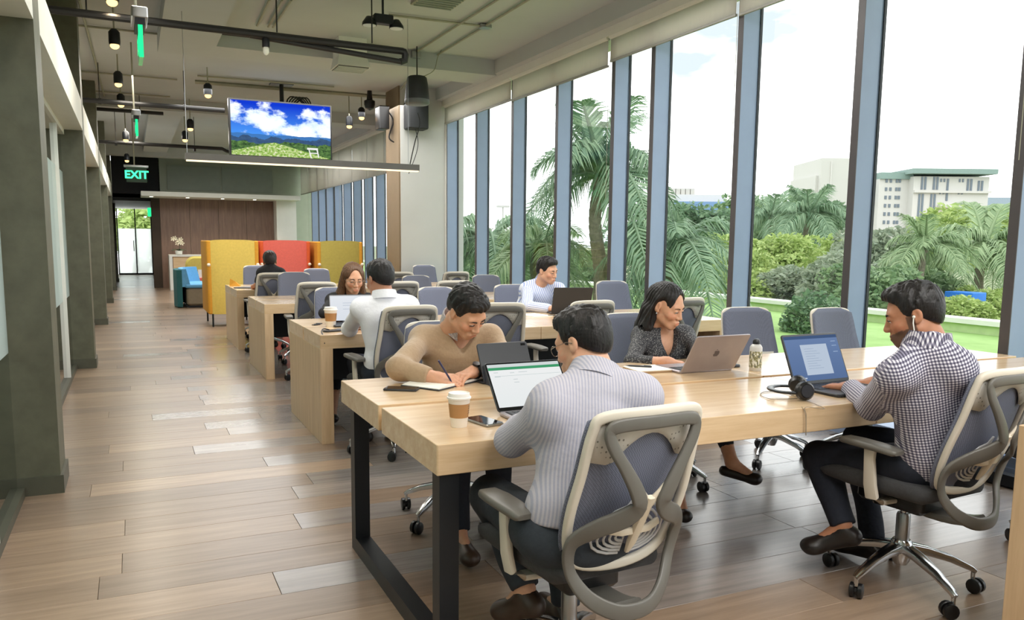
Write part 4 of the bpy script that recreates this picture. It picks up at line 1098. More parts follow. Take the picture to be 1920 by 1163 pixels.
TR = [(868, 425, 46, 'c', 'grey green tree seen through the leftmost main window pane', 1.2), (930, 440, 40, 'a', 'mid green tree through the second window pane from the column', 1.0),
      (1000, 425, 52, 'c', 'grey green tree behind the left fronds of the big palm', 1.1), (1190, 420, 44, 'd', 'deep green tree behind the big palm trunk', 1.1),
      (1290, 388, 42, 'd', 'deep green rounded tree below the blue roofed building', 1.25), (1345, 440, 34, 'b', 'yellow green shrubby tree at the left of the palm window', 1.1),
      (1430, 365, 62, 'a', 'mid green tall tree left of the feather palm, far behind', 1.2), (1470, 445, 32, 'b', 'yellow green bushy tree below the far feather palm', 1.2),
      (1405, 470, 26, 'b', 'yellow green twiggy tree right beside the dark mullion', 0.8), (1560, 440, 36, 'b', 'yellow green tree left of the wide mullion', 1.0),
      (1520, 372, 66, 'd', 'deep green tree beneath the beige block building', 1.1), (1640, 428, 26, 'c', 'grey green tall shrub just right of the wide mullion', 0.95),
      (1700, 470, 34, 'b', 'yellow green tree in front of the white hotel base', 1.0), (1790, 400, 40, 'b', 'yellow green large tree at right of the hotel', 1.2),
      (1850, 385, 34, 'b', 'yellow green tree touching the right mullion', 1.2), (1680, 540, 22, 'a', 'mid green low bush left of the checked shirt man\'s head', 1.3),
      (1800, 560, 20, 'b', 'yellow green hedge bush under the blue canopy', 1.4), (1860, 540, 22, 'b', 'yellow green small bush at the right window edge', 1.2),
      (1390, 500, 24, 'b', 'yellow green low thicket above the parapet', 1.3), (1480, 505, 24, 'c', 'grey green thicket under the yellow bush', 1.3),
      (1100, 470, 30, 'a', 'mid green bush behind the palm crown', 1.3), (960, 470, 30, 'd', 'deep green bush behind the blue shirt man', 1.3), (1250, 470, 28, 'd', 'deep green bush behind the arching fronds', 1.3),
      (1640, 500, 20, 'a', 'mid green thicket behind the near mullion', 1.2), (1745, 500, 24, 'a', 'mid green bush behind the checked shirt man', 1.3), (1580, 480, 22, 'c', 'grey green bush hidden by the wide mullion', 1.2),
      (890, 470, 32, 'a', 'mid green bush low in the leftmost pane', 1.3)]
for a in TR: tree(*a)
# dome bush on the lawn
q = atz(1527, 622, -0.2)
db = thing('dome_bush', 'round clipped bush on the lawn behind the empty chair', 'shrub', (q.x, q.y, -0.2))
r_ = 0.62
f = linkobj('foliage', leaf_cloud('foliage', 2600, 77, 0.055, [(0, 0, 0.28, 0.55), (0.1, 0.1, 0.2, 0.5), (-0.15, 0, 0.15, 0.5)], M['leaf_d']), db); f['kind'] = 'stuff'
MB().tube([(0, 0, -0.05), (0, 0, 0.4)], 0.05, 6).build('trunk', M['bark'], db)

# palms
def frond_mesh(name, L, rise, droop, n, ll, mat, seed):
    r = random.Random(seed); b = MB(); pts = []
    for i in range(15):
        s = i / 14
        pts.append(Vector((L * (s * math.cos(rise) * (1 - 0.12 * s)), 0, L * (s * math.sin(rise) - droop * s * s))))
    b.tube(pts, [0.028 * (1 - 0.85 * i / 14) for i in range(15)], 5)
    for i in range(n):
        s = 0.13 + 0.87 * i / (n - 1); k = min(13, int(s * 14)); fr = s * 14 - k
        p = pts[k].lerp(pts[k + 1], fr); tdir = (pts[k + 1] - pts[k]).normalized()
        le = ll * math.sin(PI * min(1, 0.18 + 0.8 * s)) ** 0.6 * (0.85 + 0.3 * r.random())
        for sg in (-1, 1):
            side = Vector((0, sg, 0))
            d = (tdir * 0.75 + side * 0.9 + Vector((0, 0, 0.25 - 0.35 * r.random()))).normalized()
            up_ = tdir.cross(d).normalized(); wv = d.cross(up_).normalized() * 0.008
            p1 = p + d * le * 0.5; p2 = p + d * le + Vector((0, 0, -le * (0.22 + 0.5 * r.random())))
            b.add([p - wv * 0.5, p + wv * 0.5, p1 + wv, p1 - wv, p2], [(0, 1, 2, 3), (3, 2, 4)])
    return b.mesh(name, mat, True)
FR = {}
for mk in ('palm_leaf', 'palm_leaf2'):
    for j, (rise, droop) in enumerate(((1.1, 0.38), (0.85, 0.66), (0.55, 0.85), (0.15, 0.85), (-0.2, 0.75))):
        FR[mk, j] = frond_mesh('frond', 1.0, rise, droop, 44, 0.28, M[mk], j)
def palm(px, pyc, D, fl_, label, mk='palm_leaf', zb=-1.5, trunk=0.14, nf=22, seed=1, tiers=(0, 0, 1, 1, 1, 2, 2, 2, 3, 3, 4)):
    c = campt(px, pyc, D); r = random.Random(seed)
    o = thing('palm_tree', label, 'palm', (c.x, c.y, zb), 0, 'palms outside the windows')
    H = c.z - zb
    b = MB(); N = 18; pts = [Vector((0.10 * math.sin(i * 0.35), 0.05 * math.sin(i * 0.2), H * i / N)) for i in range(N + 1)]
    b.tube([pts[min(N, i // 2)] + Vector((0, 0, 0.02 * (i % 2))) for i in range(2 * N + 1)], [trunk * (1.15 - 0.35 * (i / (2 * N))) * (1.0 if i % 2 else 1.08) for i in range(2 * N + 1)], 9)
    b.build('trunk', M['bark'], o)
    top = pts[-1]
    MB().lathe([(trunk * 0.8, -0.7 * fl_ * 0.3), (trunk * 1.05, -0.2), (trunk * 0.5, 0.25)], 10, tuple(top)).build('crown_shaft', M['palm_leaf2'], o, smooth=True)
    for k in range(nf):
        j = tiers[k % len(tiers)]
        az = k * 2.399 + r.random() * 0.5
        f_ = linkobj('frond', FR[mk, j], o, top + Vector((0, 0, 0.05)), (r.uniform(-.15, .15), r.uniform(-.12, .12), az))
        s = fl_ * (0.85 + 0.3 * r.random()); f_.scale = (s, s * 1.0, s)
    return o
palm(1126, 335, 17.5, 2.5, 'largest feather palm close to the windows, crown spanning three panes', 'palm_leaf', -0.25, 0.15, 26, 3)
palm(915, 455, 22, 2.6, 'low palm with hanging fronds in the leftmost panes', 'palm_leaf', -0.25, 0.14, 20, 8, (1, 2, 2, 3, 3, 4))
palm(1010, 470, 19, 2.0, 'low palm behind the blue shirt man with drooping fronds', 'palm_leaf2', -0.25, 0.12, 18, 9, (1, 2, 2, 3, 3, 4))
palm(1262, 470, 17, 2.2, 'low dark palm with arching fronds beside the patterned blouse woman', 'palm_leaf', -0.25, 0.12, 20, 11, (1, 2, 2, 3, 3, 4))
palm(1515, 412, 42, 2.9, 'tall feather palm in the middle distance with pale trunk', 'palm_leaf', -1.5, 0.17, 24, 13)
palm(1445, 410, 48, 2.9, 'feather palm left of the tall pale trunk one', 'palm_leaf', -1.5, 0.17, 22, 14)
palm(1735, 470, 22, 1.8, 'pale green palm behind the checked shirt man', 'palm_leaf2', -1.5, 0.10, 20, 15)
palm(1845, 470, 24, 2.6, 'pale green palm beside the right mullion, large drooping fronds', 'palm_leaf2', -1.5, 0.14, 22, 16, (0, 1, 1, 2, 2, 3, 3, 4))

# far buildings: local frame u = right, v = away, built at their distance
M['hotel'] = plain('hotel_render', srgb(204, 202, 198), 0.8, var=0.02); M['hotel2'] = plain('hotel_beige', srgb(194, 193, 188), 0.8, var=0.02)
M['hot_win'] = plain('far_window', srgb(104, 116, 128), 0.3); M['hot_roof'] = plain('pale_green_roof', srgb(130, 152, 146), 0.6); M['blue_wall'] = plain('blue_cladding', srgb(112, 144, 186), 0.6)
def bfr(px, D, name, label):
    c = campt(px, 480, D); o = thing(name, label, 'building', (c.x, c.y, -1.5), -YAW)
    return o, D, px
def bx(B, pxa, pxb, pya, pyb, va, vb, part, mat, par=None):
    o, D, px0 = B; k = D / FPX
    zf = lambda py: campt(px0, py, D).z + 1.5
    z1 = zf(pya); z0 = zf(pyb) if pyb is not None else 0.0
    return MB().box(((pxa - px0) * k, va, z0), ((pxb - px0) * k, vb, z1)).build(part, mat, par or o, smooth=False)
B = bfr(1730, 150, 'hotel_building', 'large pale hotel with rows of small windows and a flat green eave')
bx(B, 1640, 1700, 338, None, 0.0, 16, 'wall', M['hotel'])
bx(B, 1694, 1832, 334, None, -2.0, 14, 'wall', M['hotel'])
bx(B, 1622, 1650, 326, None, 2.0, 14, 'wall', M['hotel'])
bx(B, 1684, 1838, 321, 330, -3.5, 15, 'eave', M['hot_roof']); bx(B, 1640, 1700, 326, 338, -0.5, 15, 'eave', M['hot_roof'])
bx(B, 1632, 1640, 308, 326, 3.0, 6.0, 'stair_tower', M['hot_roof'])
bx(B, 1622, 1636, 338, 388, 1.8, 2.0, 'window', M['hot_win'])
for r_ in range(6):
    for pa_ in (1651, 1659, 1670, 1675.5):
        bx(B, pa_, pa_ + 4, 338 + 15.3 * r_, 344.5 + 15.3 * r_, -0.12, 0.0, 'window', M['hot_win'])
for pa_, y0_, y1_ in ((1707, 335, 358), (1713, 335, 358), (1729, 335, 358), (1735, 335, 358), (1791, 338, 360), (1797, 338, 360), (1811, 341, 362), (1817, 341, 362), (1704, 366, 422), (1710, 366, 422), (1726, 366, 422), (1732, 366, 422), (1754, 338, 378)):
    bx(B, pa_, pa_ + 3.6, y0_, y1_, -2.12, -2.0, 'window', M['hot_win'])
for r_ in range(4):
    for pa_ in (1742, 1748, 1776, 1782):
        bx(B, pa_, pa_ + 2.8, 338 + 22 * r_, 344 + 22 * r_, -2.12, -2.0, 'window', M['hot_win'])
bx(B, 1694, 1834, 360, 364, -2.6, -2.0, 'string_course', M['hotel']); bx(B, 1740, 1800, 386, 391, -3.2, -2.0, 'canopy', M['hotel'])
bx(B, 1752, 1770, 396, 424, -2.14, -2.0, 'window', M['hot_win'])
bx(B, 1660, 1780, 436, None, -7.0, 0.0, 'porch', M['hotel'])
for k in range(4):
    bx(B, 1668 + 19 * k, 1679 + 19 * k, 441, 453, -7.15, -7.0, 'window', M['hot_win'])
bx(B, 1733, 1765, 424, 436, -8.0, -3.0, 'porch_roof', plain('salmon_roof', srgb(224, 170, 130), 0.7))
B = bfr(1560, 120, 'tower_block', 'plain beige tower block partly behind the wide mullion')
bx(B, 1531, 1585, 299, None, 0, 12, 'wall', M['hotel2']); bx(B, 1526, 1540, 330, None, 1, 12, 'wall', M['hotel2'])
bx(B, 1548, 1550, 305, 395, -0.15, 0, 'joint', M['hotel'])
B = bfr(1340, 170, 'factory_building', 'low white building with a blue clad front and rooftop coolers')
bx(B, 1238, 1365, 364, None, 4, 30, 'wall', M['hotel']); bx(B, 1266, 1450, 379, 406, 0, 25, 'blue_cladding', M['blue_wall'])
bx(B, 1266, 1450, 406, None, 0, 25, 'wall', M['hotel'])
for k in range(5):
    bx(B, 1263 + 9.3 * k, 1271 + 9.3 * k, 352, 364, 5, 12, 'rooftop_cooler', plain('cooler_grey', srgb(186, 184, 178), 0.7))
B = bfr(1860, 190, 'grey_hall', 'low blue grey hall roof far right behind the trees')
bx(B, 1832, 1890, 371, None, 0, 20, 'wall', plain('hall_grey', srgb(150, 164, 178), 0.7))
cn = thing('blue_canopy', 'small bright blue canopy glimpsed between the trees at right', 'canopy', campt(1812, 556, 21))
MB().rbox((-0.32, -0.4, -0.12), (0.22, 0.4, 0.12), 0.03).build('roof', plain('bright_blue', srgb(40, 120, 214), 0.5), cn)
for x in (-0.28, 0.18): MB().tube([(x, 0, -0.12), (x, 0, -1.5 - cn.location.z)], 0.03, 6).build('post', M['white'], cn)
for px, pyt, D, lab in ((943, 388, 60, 'thin lamp post far off in the second main pane'), (997, 396, 70, 'thin lamp post far off left of the palm')):
    c = campt(px, pyt, D); o = thing('lamp_post', lab, 'lamp post', (c.x, c.y, -1.5))
    MB().tube([(0, 0, 0), (0, 0, c.z + 1.5)], [0.12, 0.07], 6).build('post', M['plaster'], o)
    MB().box((-0.5, -0.1, c.z + 1.45), (0.5, 0.1, c.z + 1.6)).build('lamp_head', M['plaster'], o, smooth=False)
# greenery seen through the far corridor door
hp = thing('potted_shrub', 'leafy shrub outside the far glass door', 'plant', (0.45, 35.6, 0))
f = linkobj('foliage', leaf_cloud('foliage', 900, 5, 0.07, [(0, 0, 0.6, 0.45), (0.1, 0, 1.0, 0.3), (-0.1, 0, 0.3, 0.3)], M['leaf_d']), hp); f['kind'] = 'stuff'
MB().lathe([(0.16, 0), (0.2, 0.3), (0.18, 0.3)], 12).build('pot', M['plaster'], hp)
tree(247, 380, 42, 'b', 'yellow green tree outside the far glass door', 1.0)
# ------------------------------------------------------------------ people: smooth implicit bodies meshed with surface nets
class Field:
    def __init__(s, lo, hi, h):
        s.lo = np.array(lo, float) - 2 * h; s.h = h
        s.n = np.ceil((np.array(hi, float) + 2 * h - s.lo) / h).astype(int) + 1
        s.d = np.full(tuple(s.n), 1.0, np.float32)
    def _win(s, lo, hi):
        a = np.clip(np.floor((np.array(lo) - s.lo) / s.h).astype(int), 0, s.n); b = np.clip(np.ceil((np.array(hi) - s.lo) / s.h).astype(int) + 1, 0, s.n)
        return a, b
    def _grid(s, a, b):
        ax = [(s.lo[i] + s.h * np.arange(a[i], b[i])).astype(np.float32) for i in range(3)]
        return np.meshgrid(*ax, indexing='ij')
    def put(s, fn, lo, hi, k=0.02, mode='u', pad=None):
        pad = (k + 4 * s.h) if pad is None else pad
        a, b = s._win(np.array(lo) - pad, np.array(hi) + pad)
        if np.any(b <= a): return
        X, Y_, Z_ = s._grid(a, b); v = fn(X, Y_, Z_)
        sl = tuple(slice(a[i], b[i]) for i in range(3)); o = s.d[sl]
        if mode == 'u':
            hh = np.maximum(k - np.abs(o - v), 0) / k
            s.d[sl] = np.minimum(o, v) - hh * hh * k * 0.25
        elif mode == 's':
            v = -v; hh = np.maximum(k - np.abs(o - v), 0) / k
            s.d[sl] = np.maximum(o, v) + hh * hh * k * 0.25
    def clip(s, fn):
        X, Y_, Z_ = s._grid(np.zeros(3, int), s.n)
        s.d = np.maximum(s.d, fn(X, Y_, Z_))
    def warp(s, fn):
        X, Y_, Z_ = s._grid(np.zeros(3, int), s.n)
        s.d = s.d + fn(X, Y_, Z_)
    def cone(s, a, b, ra, rb, k=0.02, mode='u', cut=None):
        a = np.array(a, float); b = np.array(b, float); ab = b - a; L2 = max(ab @ ab, 1e-9); R_ = max(ra, rb)
        def f(X, Y_, Z_):
            px, py, pz = X - a[0], Y_ - a[1], Z_ - a[2]
            t = (px * ab[0] + py * ab[1] + pz * ab[2]) / L2; tc_ = np.clip(t, 0, 1)
            d = np.sqrt((px - tc_ * ab[0]) ** 2 + (py - tc_ * ab[1]) ** 2 + (pz - tc_ * ab[2]) ** 2) - (ra + (rb - ra) * tc_)
            if cut is not None: d = np.maximum(d, (t - cut) * math.sqrt(L2))
            return d
        s.put(f, np.minimum(a, b) - R_, np.maximum(a, b) + R_, k, mode)
    def ell(s, c, r, R3=None, k=0.02, mode='u'):
        c = np.array(c, float); r = np.array(r, float); R3 = np.eye(3) if R3 is None else np.array(R3, float)   # columns = axes
        def f(X, Y_, Z_):
            P_ = (X - c[0], Y_ - c[1], Z_ - c[2])
            q = [R3[0, i] * P_[0] + R3[1, i] * P_[1] + R3[2, i] * P_[2] for i in range(3)]
            k0 = np.sqrt(sum((q[i] / r[i]) ** 2 for i in range(3))); k1 = np.sqrt(sum((q[i] / r[i] ** 2) ** 2 for i in range(3)))
            return k0 * (k0 - 1) / np.maximum(k1, 1e-6)
        s.put(f, c - r.max(), c + r.max(), k, mode)
    def loft(s, stations, k=0.03):
        # stations: list of (centre, lateral unit, depth unit, half width, half depth)
        def f(X, Y_, Z_):
            best = np.full(X.shape, 9.0, np.float32)
            for (c0, l0, d0, w0, q0), (c1, l1, d1, w1, q1) in zip(stations, stations[1:]):
                ax = c1 - c0; L = np.linalg.norm(ax); ax = ax / L
                px, py, pz = X - c0[0], Y_ - c0[1], Z_ - c0[2]
                t = (px * ax[0] + py * ax[1] + pz * ax[2]) / L; tc_ = np.clip(t, 0, 1)
                e = (t - tc_) * L
                l = (l0 + l1); l = l - ax * (l @ ax); l /= np.linalg.norm(l); dd = np.cross(ax, l)
                u = px * l[0] + py * l[1] + pz * l[2]; v = px * dd[0] + py * dd[1] + pz * dd[2]
                w_ = w0 + (w1 - w0) * tc_; q_ = q0 + (q1 - q0) * tc_
                kk = np.sqrt((np.abs(u / w_)) ** 2.4 + (np.abs(v / q_)) ** 2.4) if False else np.sqrt((u / w_) ** 2 + (v / q_) ** 2)
                d = (kk - 1) * np.minimum(w_, q_)
                d = np.where(np.abs(e) > 0, np.sqrt(np.maximum(d, 0) ** 2 + e * e) + np.minimum(d, 0) * (np.abs(e) < 1e-6), d)
                best = np.minimum(best, d)
            return best
        cs = np.array([s_[0] for s_ in stations]); R_ = max(max(s_[3], s_[4]) for s_ in stations)
        s.put(f, cs.min(0) - R_, cs.max(0) + R_, k)
    def mesh(s):
        d = s.d; n = d.shape
        c = [d[i:n[0] - 1 + i, j:n[1] - 1 + j, k:n[2] - 1 + k] for i in (0, 1) for j in (0, 1) for k in (0, 1)]
        neg = sum((q < 0).astype(np.int8) for q in c)
        act = (neg > 0) & (neg < 8)
        idx = np.argwhere(act)
        if not len(idx): return np.zeros((0, 3)), []
        vals = np.stack([q[act] for q in c], 1).astype(np.float64)
        offs = np.array([(i, j, k) for i in (0, 1) for j in (0, 1) for k in (0, 1)], float)
        acc = np.zeros((len(idx), 3)); cnt = np.zeros(len(idx))
        for a in range(8):
            for b in range(a + 1, 8):
                if np.abs(offs[a] - offs[b]).sum() != 1: continue
                va, vb = vals[:, a], vals[:, b]; m_ = (va < 0) != (vb < 0)
                t = np.where(m_, va / np.where(m_, va - vb, 1), 0)
                acc += np.where(m_[:, None], offs[a] + t[:, None] * (offs[b] - offs[a]), 0); cnt += m_
        V = (idx + acc / cnt[:, None]) * s.h + s.lo
        num = np.full(act.shape, -1, np.int64); num[act] = np.arange(len(idx))
        F = []
        for ax in range(3):
            o1, o2 = [i for i in range(3) if i != ax]
            sl0 = [slice(1, n[i] - 1) for i in range(3)]; sl0[ax] = slice(0, n[ax] - 1)
            sl1 = list(sl0); sl1[ax] = slice(1, n[ax])
            A = d[tuple(sl0)] < 0; B_ = d[tuple(sl1)] < 0
            for want, flip in ((A & ~B_, False), (~A & B_, True)):
                e = np.argwhere(want)
                if not len(e): continue
                e[:, o1] += 1; e[:, o2] += 1
                q = []
                for da, db in ((1, 1), (0, 1), (0, 0), (1, 0)):
                    p = e.copy(); p[:, o1] -= da; p[:, o2] -= db
                    q.append(num[p[:, 0], p[:, 1], p[:, 2]])
                Q = np.stack(q, 1)
                good = (Q >= 0).all(1); Q = Q[good]
                if flip != (ax == 1): Q = Q[:, ::-1]
                F.append(Q)
        return V, np.concatenate(F)

def mesh_from(parts, name, mats, attrs=None, smooth_it=0):
    vs = []; fs = []; off = 0; mi = []
    for p in parts:
        V, F = p[0], p[1]
        vs.append(V); fs.append(np.asarray(F) + off); off += len(V); mi.append(np.full(len(F), p[2] if len(p) > 2 else 0))
    V = np.concatenate(vs); F = np.concatenate(fs); mi = np.concatenate(mi)
    me = bpy.data.meshes.new(name)
    me.vertices.add(len(V)); me.vertices.foreach_set('co', V.astype(np.float32).ravel())
    me.loops.add(F.size); me.loops.foreach_set('vertex_index', F.astype(np.int32).ravel())
    me.polygons.add(len(F)); me.polygons.foreach_set('loop_start', np.arange(0, F.size, 4, dtype=np.int32))
    try: me.polygons.foreach_set('loop_total', np.full(len(F), 4, np.int32))
    except Exception: pass
    me.update(calc_edges=True); me.validate()
    me.polygons.foreach_set('use_smooth', np.ones(len(F), bool))
    for m_ in (mats if isinstance(mats, list) else [mats]): me.materials.append(m_)
    if len(me.materials) > 1: me.polygons.foreach_set('material_index', mi.astype(np.int32))
    if attrs:
        for nm, (typ, arr) in attrs.items():
            a = me.attributes.new(nm, typ, 'POINT')
            a.data.foreach_set('color' if typ == 'FLOAT_COLOR' else 'vector', arr.astype(np.float32).ravel())
    return me

# materials for people -------------------------------------------------------
def skin_mat(name):
    m, t, b = newmat(name)
    at_ = t.nodes.new('ShaderNodeAttribute'); at_.attribute_name = 'Col'
    n = noise_n(t, vec_src(t), 60, 3)
    t.links.new(mix_rgb(t, at_.outputs['Color'], ramp_n(t, n, [(0.3, (0.9, 0.88, 0.88)), (0.7, (1.06, 1.05, 1.04))]), 0.7, 'MULTIPLY'), b.inputs['Base Color'])
    b.inputs['Roughness'].default_value = 0.48
    b.inputs['Subsurface Weight'].default_value = 0.12; b.inputs['Subsurface Radius'].default_value = (0.02, 0.008, 0.004); b.inputs['Subsurface Scale'].default_value = 0.3
    return m
M['skin'] = skin_mat('skin')
def hair_mat(name, c1, c2):
    m, t, b = newmat(name)
    n = noise_n(t, vec_src(t, 'Object', (1, 1, 0.22)), 190, 3)
    t.links.new(ramp_n(t, n, [(0.3, c1), (0.75, c2)]), b.inputs['Base Color'])
    b.inputs['Roughness'].default_value = 0.42; b.inputs['Specular IOR Level'].default_value = 0.35
    bump_n(t, b, n, 0.5, 0.004)
    return m
M['hair_black'] = hair_mat('black_hair', srgb(14, 12, 12), srgb(36, 32, 32))
M['hair_dark'] = hair_mat('dark_brown_hair', srgb(26, 20, 18), srgb(54, 42, 36))
M['hair_brown'] = hair_mat('brown_hair', srgb(64, 44, 32), srgb(124, 92, 68))
def cloth(name, fn, rough=0.85, bump=0.25, sheen=0.0):
    m, t, b = newmat(name)
    at_ = t.nodes.new('ShaderNodeAttribute'); at_.attribute_name = 'pat'
    sp_ = t.nodes.new('ShaderNodeSeparateXYZ'); t.links.new(at_.outputs['Vector'], sp_.inputs[0])
    t.links.new(fn(t, sp_.outputs[0], sp_.outputs[1], vec_src(t)), b.inputs['Base Color'])
    b.inputs['Roughness'].default_value = rough; b.inputs['Sheen Weight'].default_value = sheen
    f = noise_n(t, vec_src(t), 13, 3, 0.6); f2 = noise_n(t, vec_src(t), 320, 2)
    bump_n(t, b, math_n(t, 'ADD', f, math_n(t, 'MULTIPLY', f2, 0.06)), bump, 0.02)
    return m
def wavef(t, x, freq): return math_n(t, 'MULTIPLY_ADD', math_n(t, 'SINE', math_n(t, 'MULTIPLY', x, 2 * PI * freq)), 0.5, 0.5)
M['c_stripe'] = cloth('pale_lilac_stripe_shirt', lambda t, u, v, p: mix_rgb(t, srgb(188, 184, 192), srgb(164, 164, 180), ramp_n(t, wavef(t, u, 110), [(0.4, (0, 0, 0)), (0.6, (1, 1, 1))])))
M['c_check'] = cloth('navy_white_check_shirt', lambda t, u, v, p: mix_rgb(t, mix_rgb(t, srgb(226, 224, 230), srgb(134, 130, 150), ramp_n(t, wavef(t, u, 92), [(0.48, (0, 0, 0)), (0.56, (1, 1, 1))])), mix_rgb(t, srgb(134, 130, 150), srgb(66, 64, 84), ramp_n(t, wavef(t, u, 92), [(0.48, (0, 0, 0)), (0.56, (1, 1, 1))])), ramp_n(t, wavef(t, v, 92), [(0.48, (0, 0, 0)), (0.56, (1, 1, 1))])))
M['c_tan'] = cloth('tan_knit_sweater', lambda t, u, v, p: mix_rgb(t, srgb(158, 132, 104), srgb(178, 152, 122), noise_n(t, p, 90, 3)), 0.92, 0.35, 0.3)
M['c_collar'] = cloth('grey_dot_collar', lambda t, u, v, p: mix_rgb(t, srgb(206, 200, 198), srgb(158, 152, 160), ramp_n(t, noise_n(t, p, 260, 1), [(0.45, (0, 0, 0)), (0.55, (1, 1, 1))])))
def blouse(t, u, v, p):
    vo_ = t.nodes.new('ShaderNodeTexVoronoi'); vo_.inputs['Scale'].default_value = 130; t.links.new(p, vo_.inputs['Vector'])
    f = math_n(t, 'ADD', math_n(t, 'MULTIPLY', vo_.outputs['Distance'], 0.6), math_n(t, 'MULTIPLY', noise_n(t, p, 150, 3), 0.6))
    return ramp_n(t, f, [(0.38, srgb(140, 138, 134)), (0.50, srgb(78, 78, 82)), (0.64, srgb(36, 37, 42))])
M['c_blouse'] = cloth('charcoal_print_blouse', blouse, 0.7)
M['c_white'] = cloth('white_shirt_cloth', lambda t, u, v, p: mix_rgb(t, srgb(232, 232, 240), srgb(240, 240, 244), noise_n(t, p, 20, 3)))
M['c_blue'] = cloth('blue_white_stripe_shirt', lambda t, u, v, p: mix_rgb(t, srgb(228, 232, 244), srgb(150, 166, 214), ramp_n(t, wavef(t, u, 55), [(0.55, (0, 0, 0)), (0.7, (1, 1, 1))])))
M['c_black'] = cloth('black_top_cloth', lambda t, u, v, p: mix_rgb(t, srgb(20, 20, 24), srgb(32, 32, 36), noise_n(t, p, 40, 3)))
M['c_navy'] = cloth('navy_trousers', lambda t, u, v, p: mix_rgb(t, srgb(22, 26, 38), srgb(34, 40, 54), noise_n(t, p, 60, 3)))
M['c_slate'] = cloth('slate_trousers', lambda t, u, v, p: mix_rgb(t, srgb(36, 42, 50), srgb(52, 58, 66), noise_n(t, p, 60, 3)))
M['shoe_dark'] = plain('dark_leather', srgb(30, 24, 22), 0.35); M['shoe_brown'] = plain('brown_leather', srgb(62, 46, 36), 0.4)
M['eye_white'] = plain('eye_white', srgb(232, 228, 224), 0.2); M['iris'] = plain('dark_iris', srgb(36, 24, 18), 0.15); M['brow'] = plain('dark_brow', srgb(28, 20, 18), 0.8)
M['wire'] = plain('thin_metal_rim', srgb(150, 140, 130), 0.25, 0.8); M['lens'] = pane('spectacle_lens', (0.98, 0.98, 0.98), 0.05)

def unit(v): v = np.array(v, float); return v / np.linalg.norm(v)
def frame(fwd, up):
    f = unit(fwd); r = unit(np.cross(f, up)); u = np.cross(r, f); return np.stack([r, f, u], 1)   # columns: right, forward, up
SKIN = {'a': srgb(196, 142, 110), 'b': srgb(214, 164, 134), 'c': srgb(176, 122, 92), 'd': srgb(186, 132, 104)}

def head_field(f, female=False, h=None):
    # head-local metres: x right, y forward, z up, origin between the eyes' level and ears
    f.ell((0, -0.014, 0.036), (0.073, 0.094, 0.082), k=0.02)
    f.ell((0, 0.026, -0.018), (0.062, 0.066, 0.086), k=0.03)
    jw = 0.041 if female else 0.050
    for s in (-1, 1):
        f.cone((s * jw, 0.0, -0.058), (s * 0.014, 0.066, -0.098), 0.022 if female else 0.025, 0.018, 0.025)
        f.ell((s * 0.036, 0.062, -0.030), (0.024, 0.022, 0.022), k=0.02)
    f.ell((0, 0.072 if not female else 0.068, -0.098), (0.015 if female else 0.023, 0.017, 0.016), k=0.02)
    f.cone((-0.036, 0.074, 0.019), (0.036, 0.074, 0.019), 0.013 if not female else 0.011, 0.013 if not female else 0.011, 0.02)
    for s in (-1, 1): f.ell((s * 0.031, 0.098, 0.000), (0.018, 0.016, 0.012), k=0.016, mode='s')
    f.cone((0, 0.086, 0.006), (0, 0.106, -0.034), 0.009, 0.0125 if not female else 0.0105, 0.012)
    for s in (-1, 1): f.ell((s * 0.0125, 0.098, -0.038), (0.008, 0.010, 0.007), k=0.008)
    f.ell((0, 0.085, -0.071), (0.027 if not female else 0.022, 0.016, 0.020), k=0.018)
    f.cone((-0.016, 0.0965, -0.0655), (0.016, 0.0965, -0.0655), 0.0055, 0.0055, 0.006); f.cone((-0.013, 0.0965, -0.0755), (0.013, 0.0965, -0.0755), 0.0065, 0.0065, 0.006)
    f.cone((-0.022, 0.103, -0.0705), (0.022, 0.103, -0.0705), 0.0022, 0.0022, 0.004, 's')
    for s in (-1, 1):       # lids over the eyeballs
        f.ell((s * 0.031, 0.079, 0.001), (0.0155, 0.0135, 0.0125), k=0.004)
        f.cone((s * 0.021, 0.0935, -0.003), (s * 0.041, 0.0885, -0.003), 0.0024, 0.0024, 0.002, 's')
        f.ell((s * 0.076, -0.012, -0.004), (0.008, 0.019, 0.031), k=0.008)
        f.ell((s * 0.084, -0.006, 0.0), (0.006, 0.010, 0.018), k=0.005, mode='s')
        f.ell((s * 0.075, -0.002, -0.028), (0.006, 0.009, 0.009), k=0.006)
    f.cone((0, -0.022, -0.05), (0, -0.040, -0.15), 0.050 if female else 0.057, 0.050 if female else 0.060, 0.025)

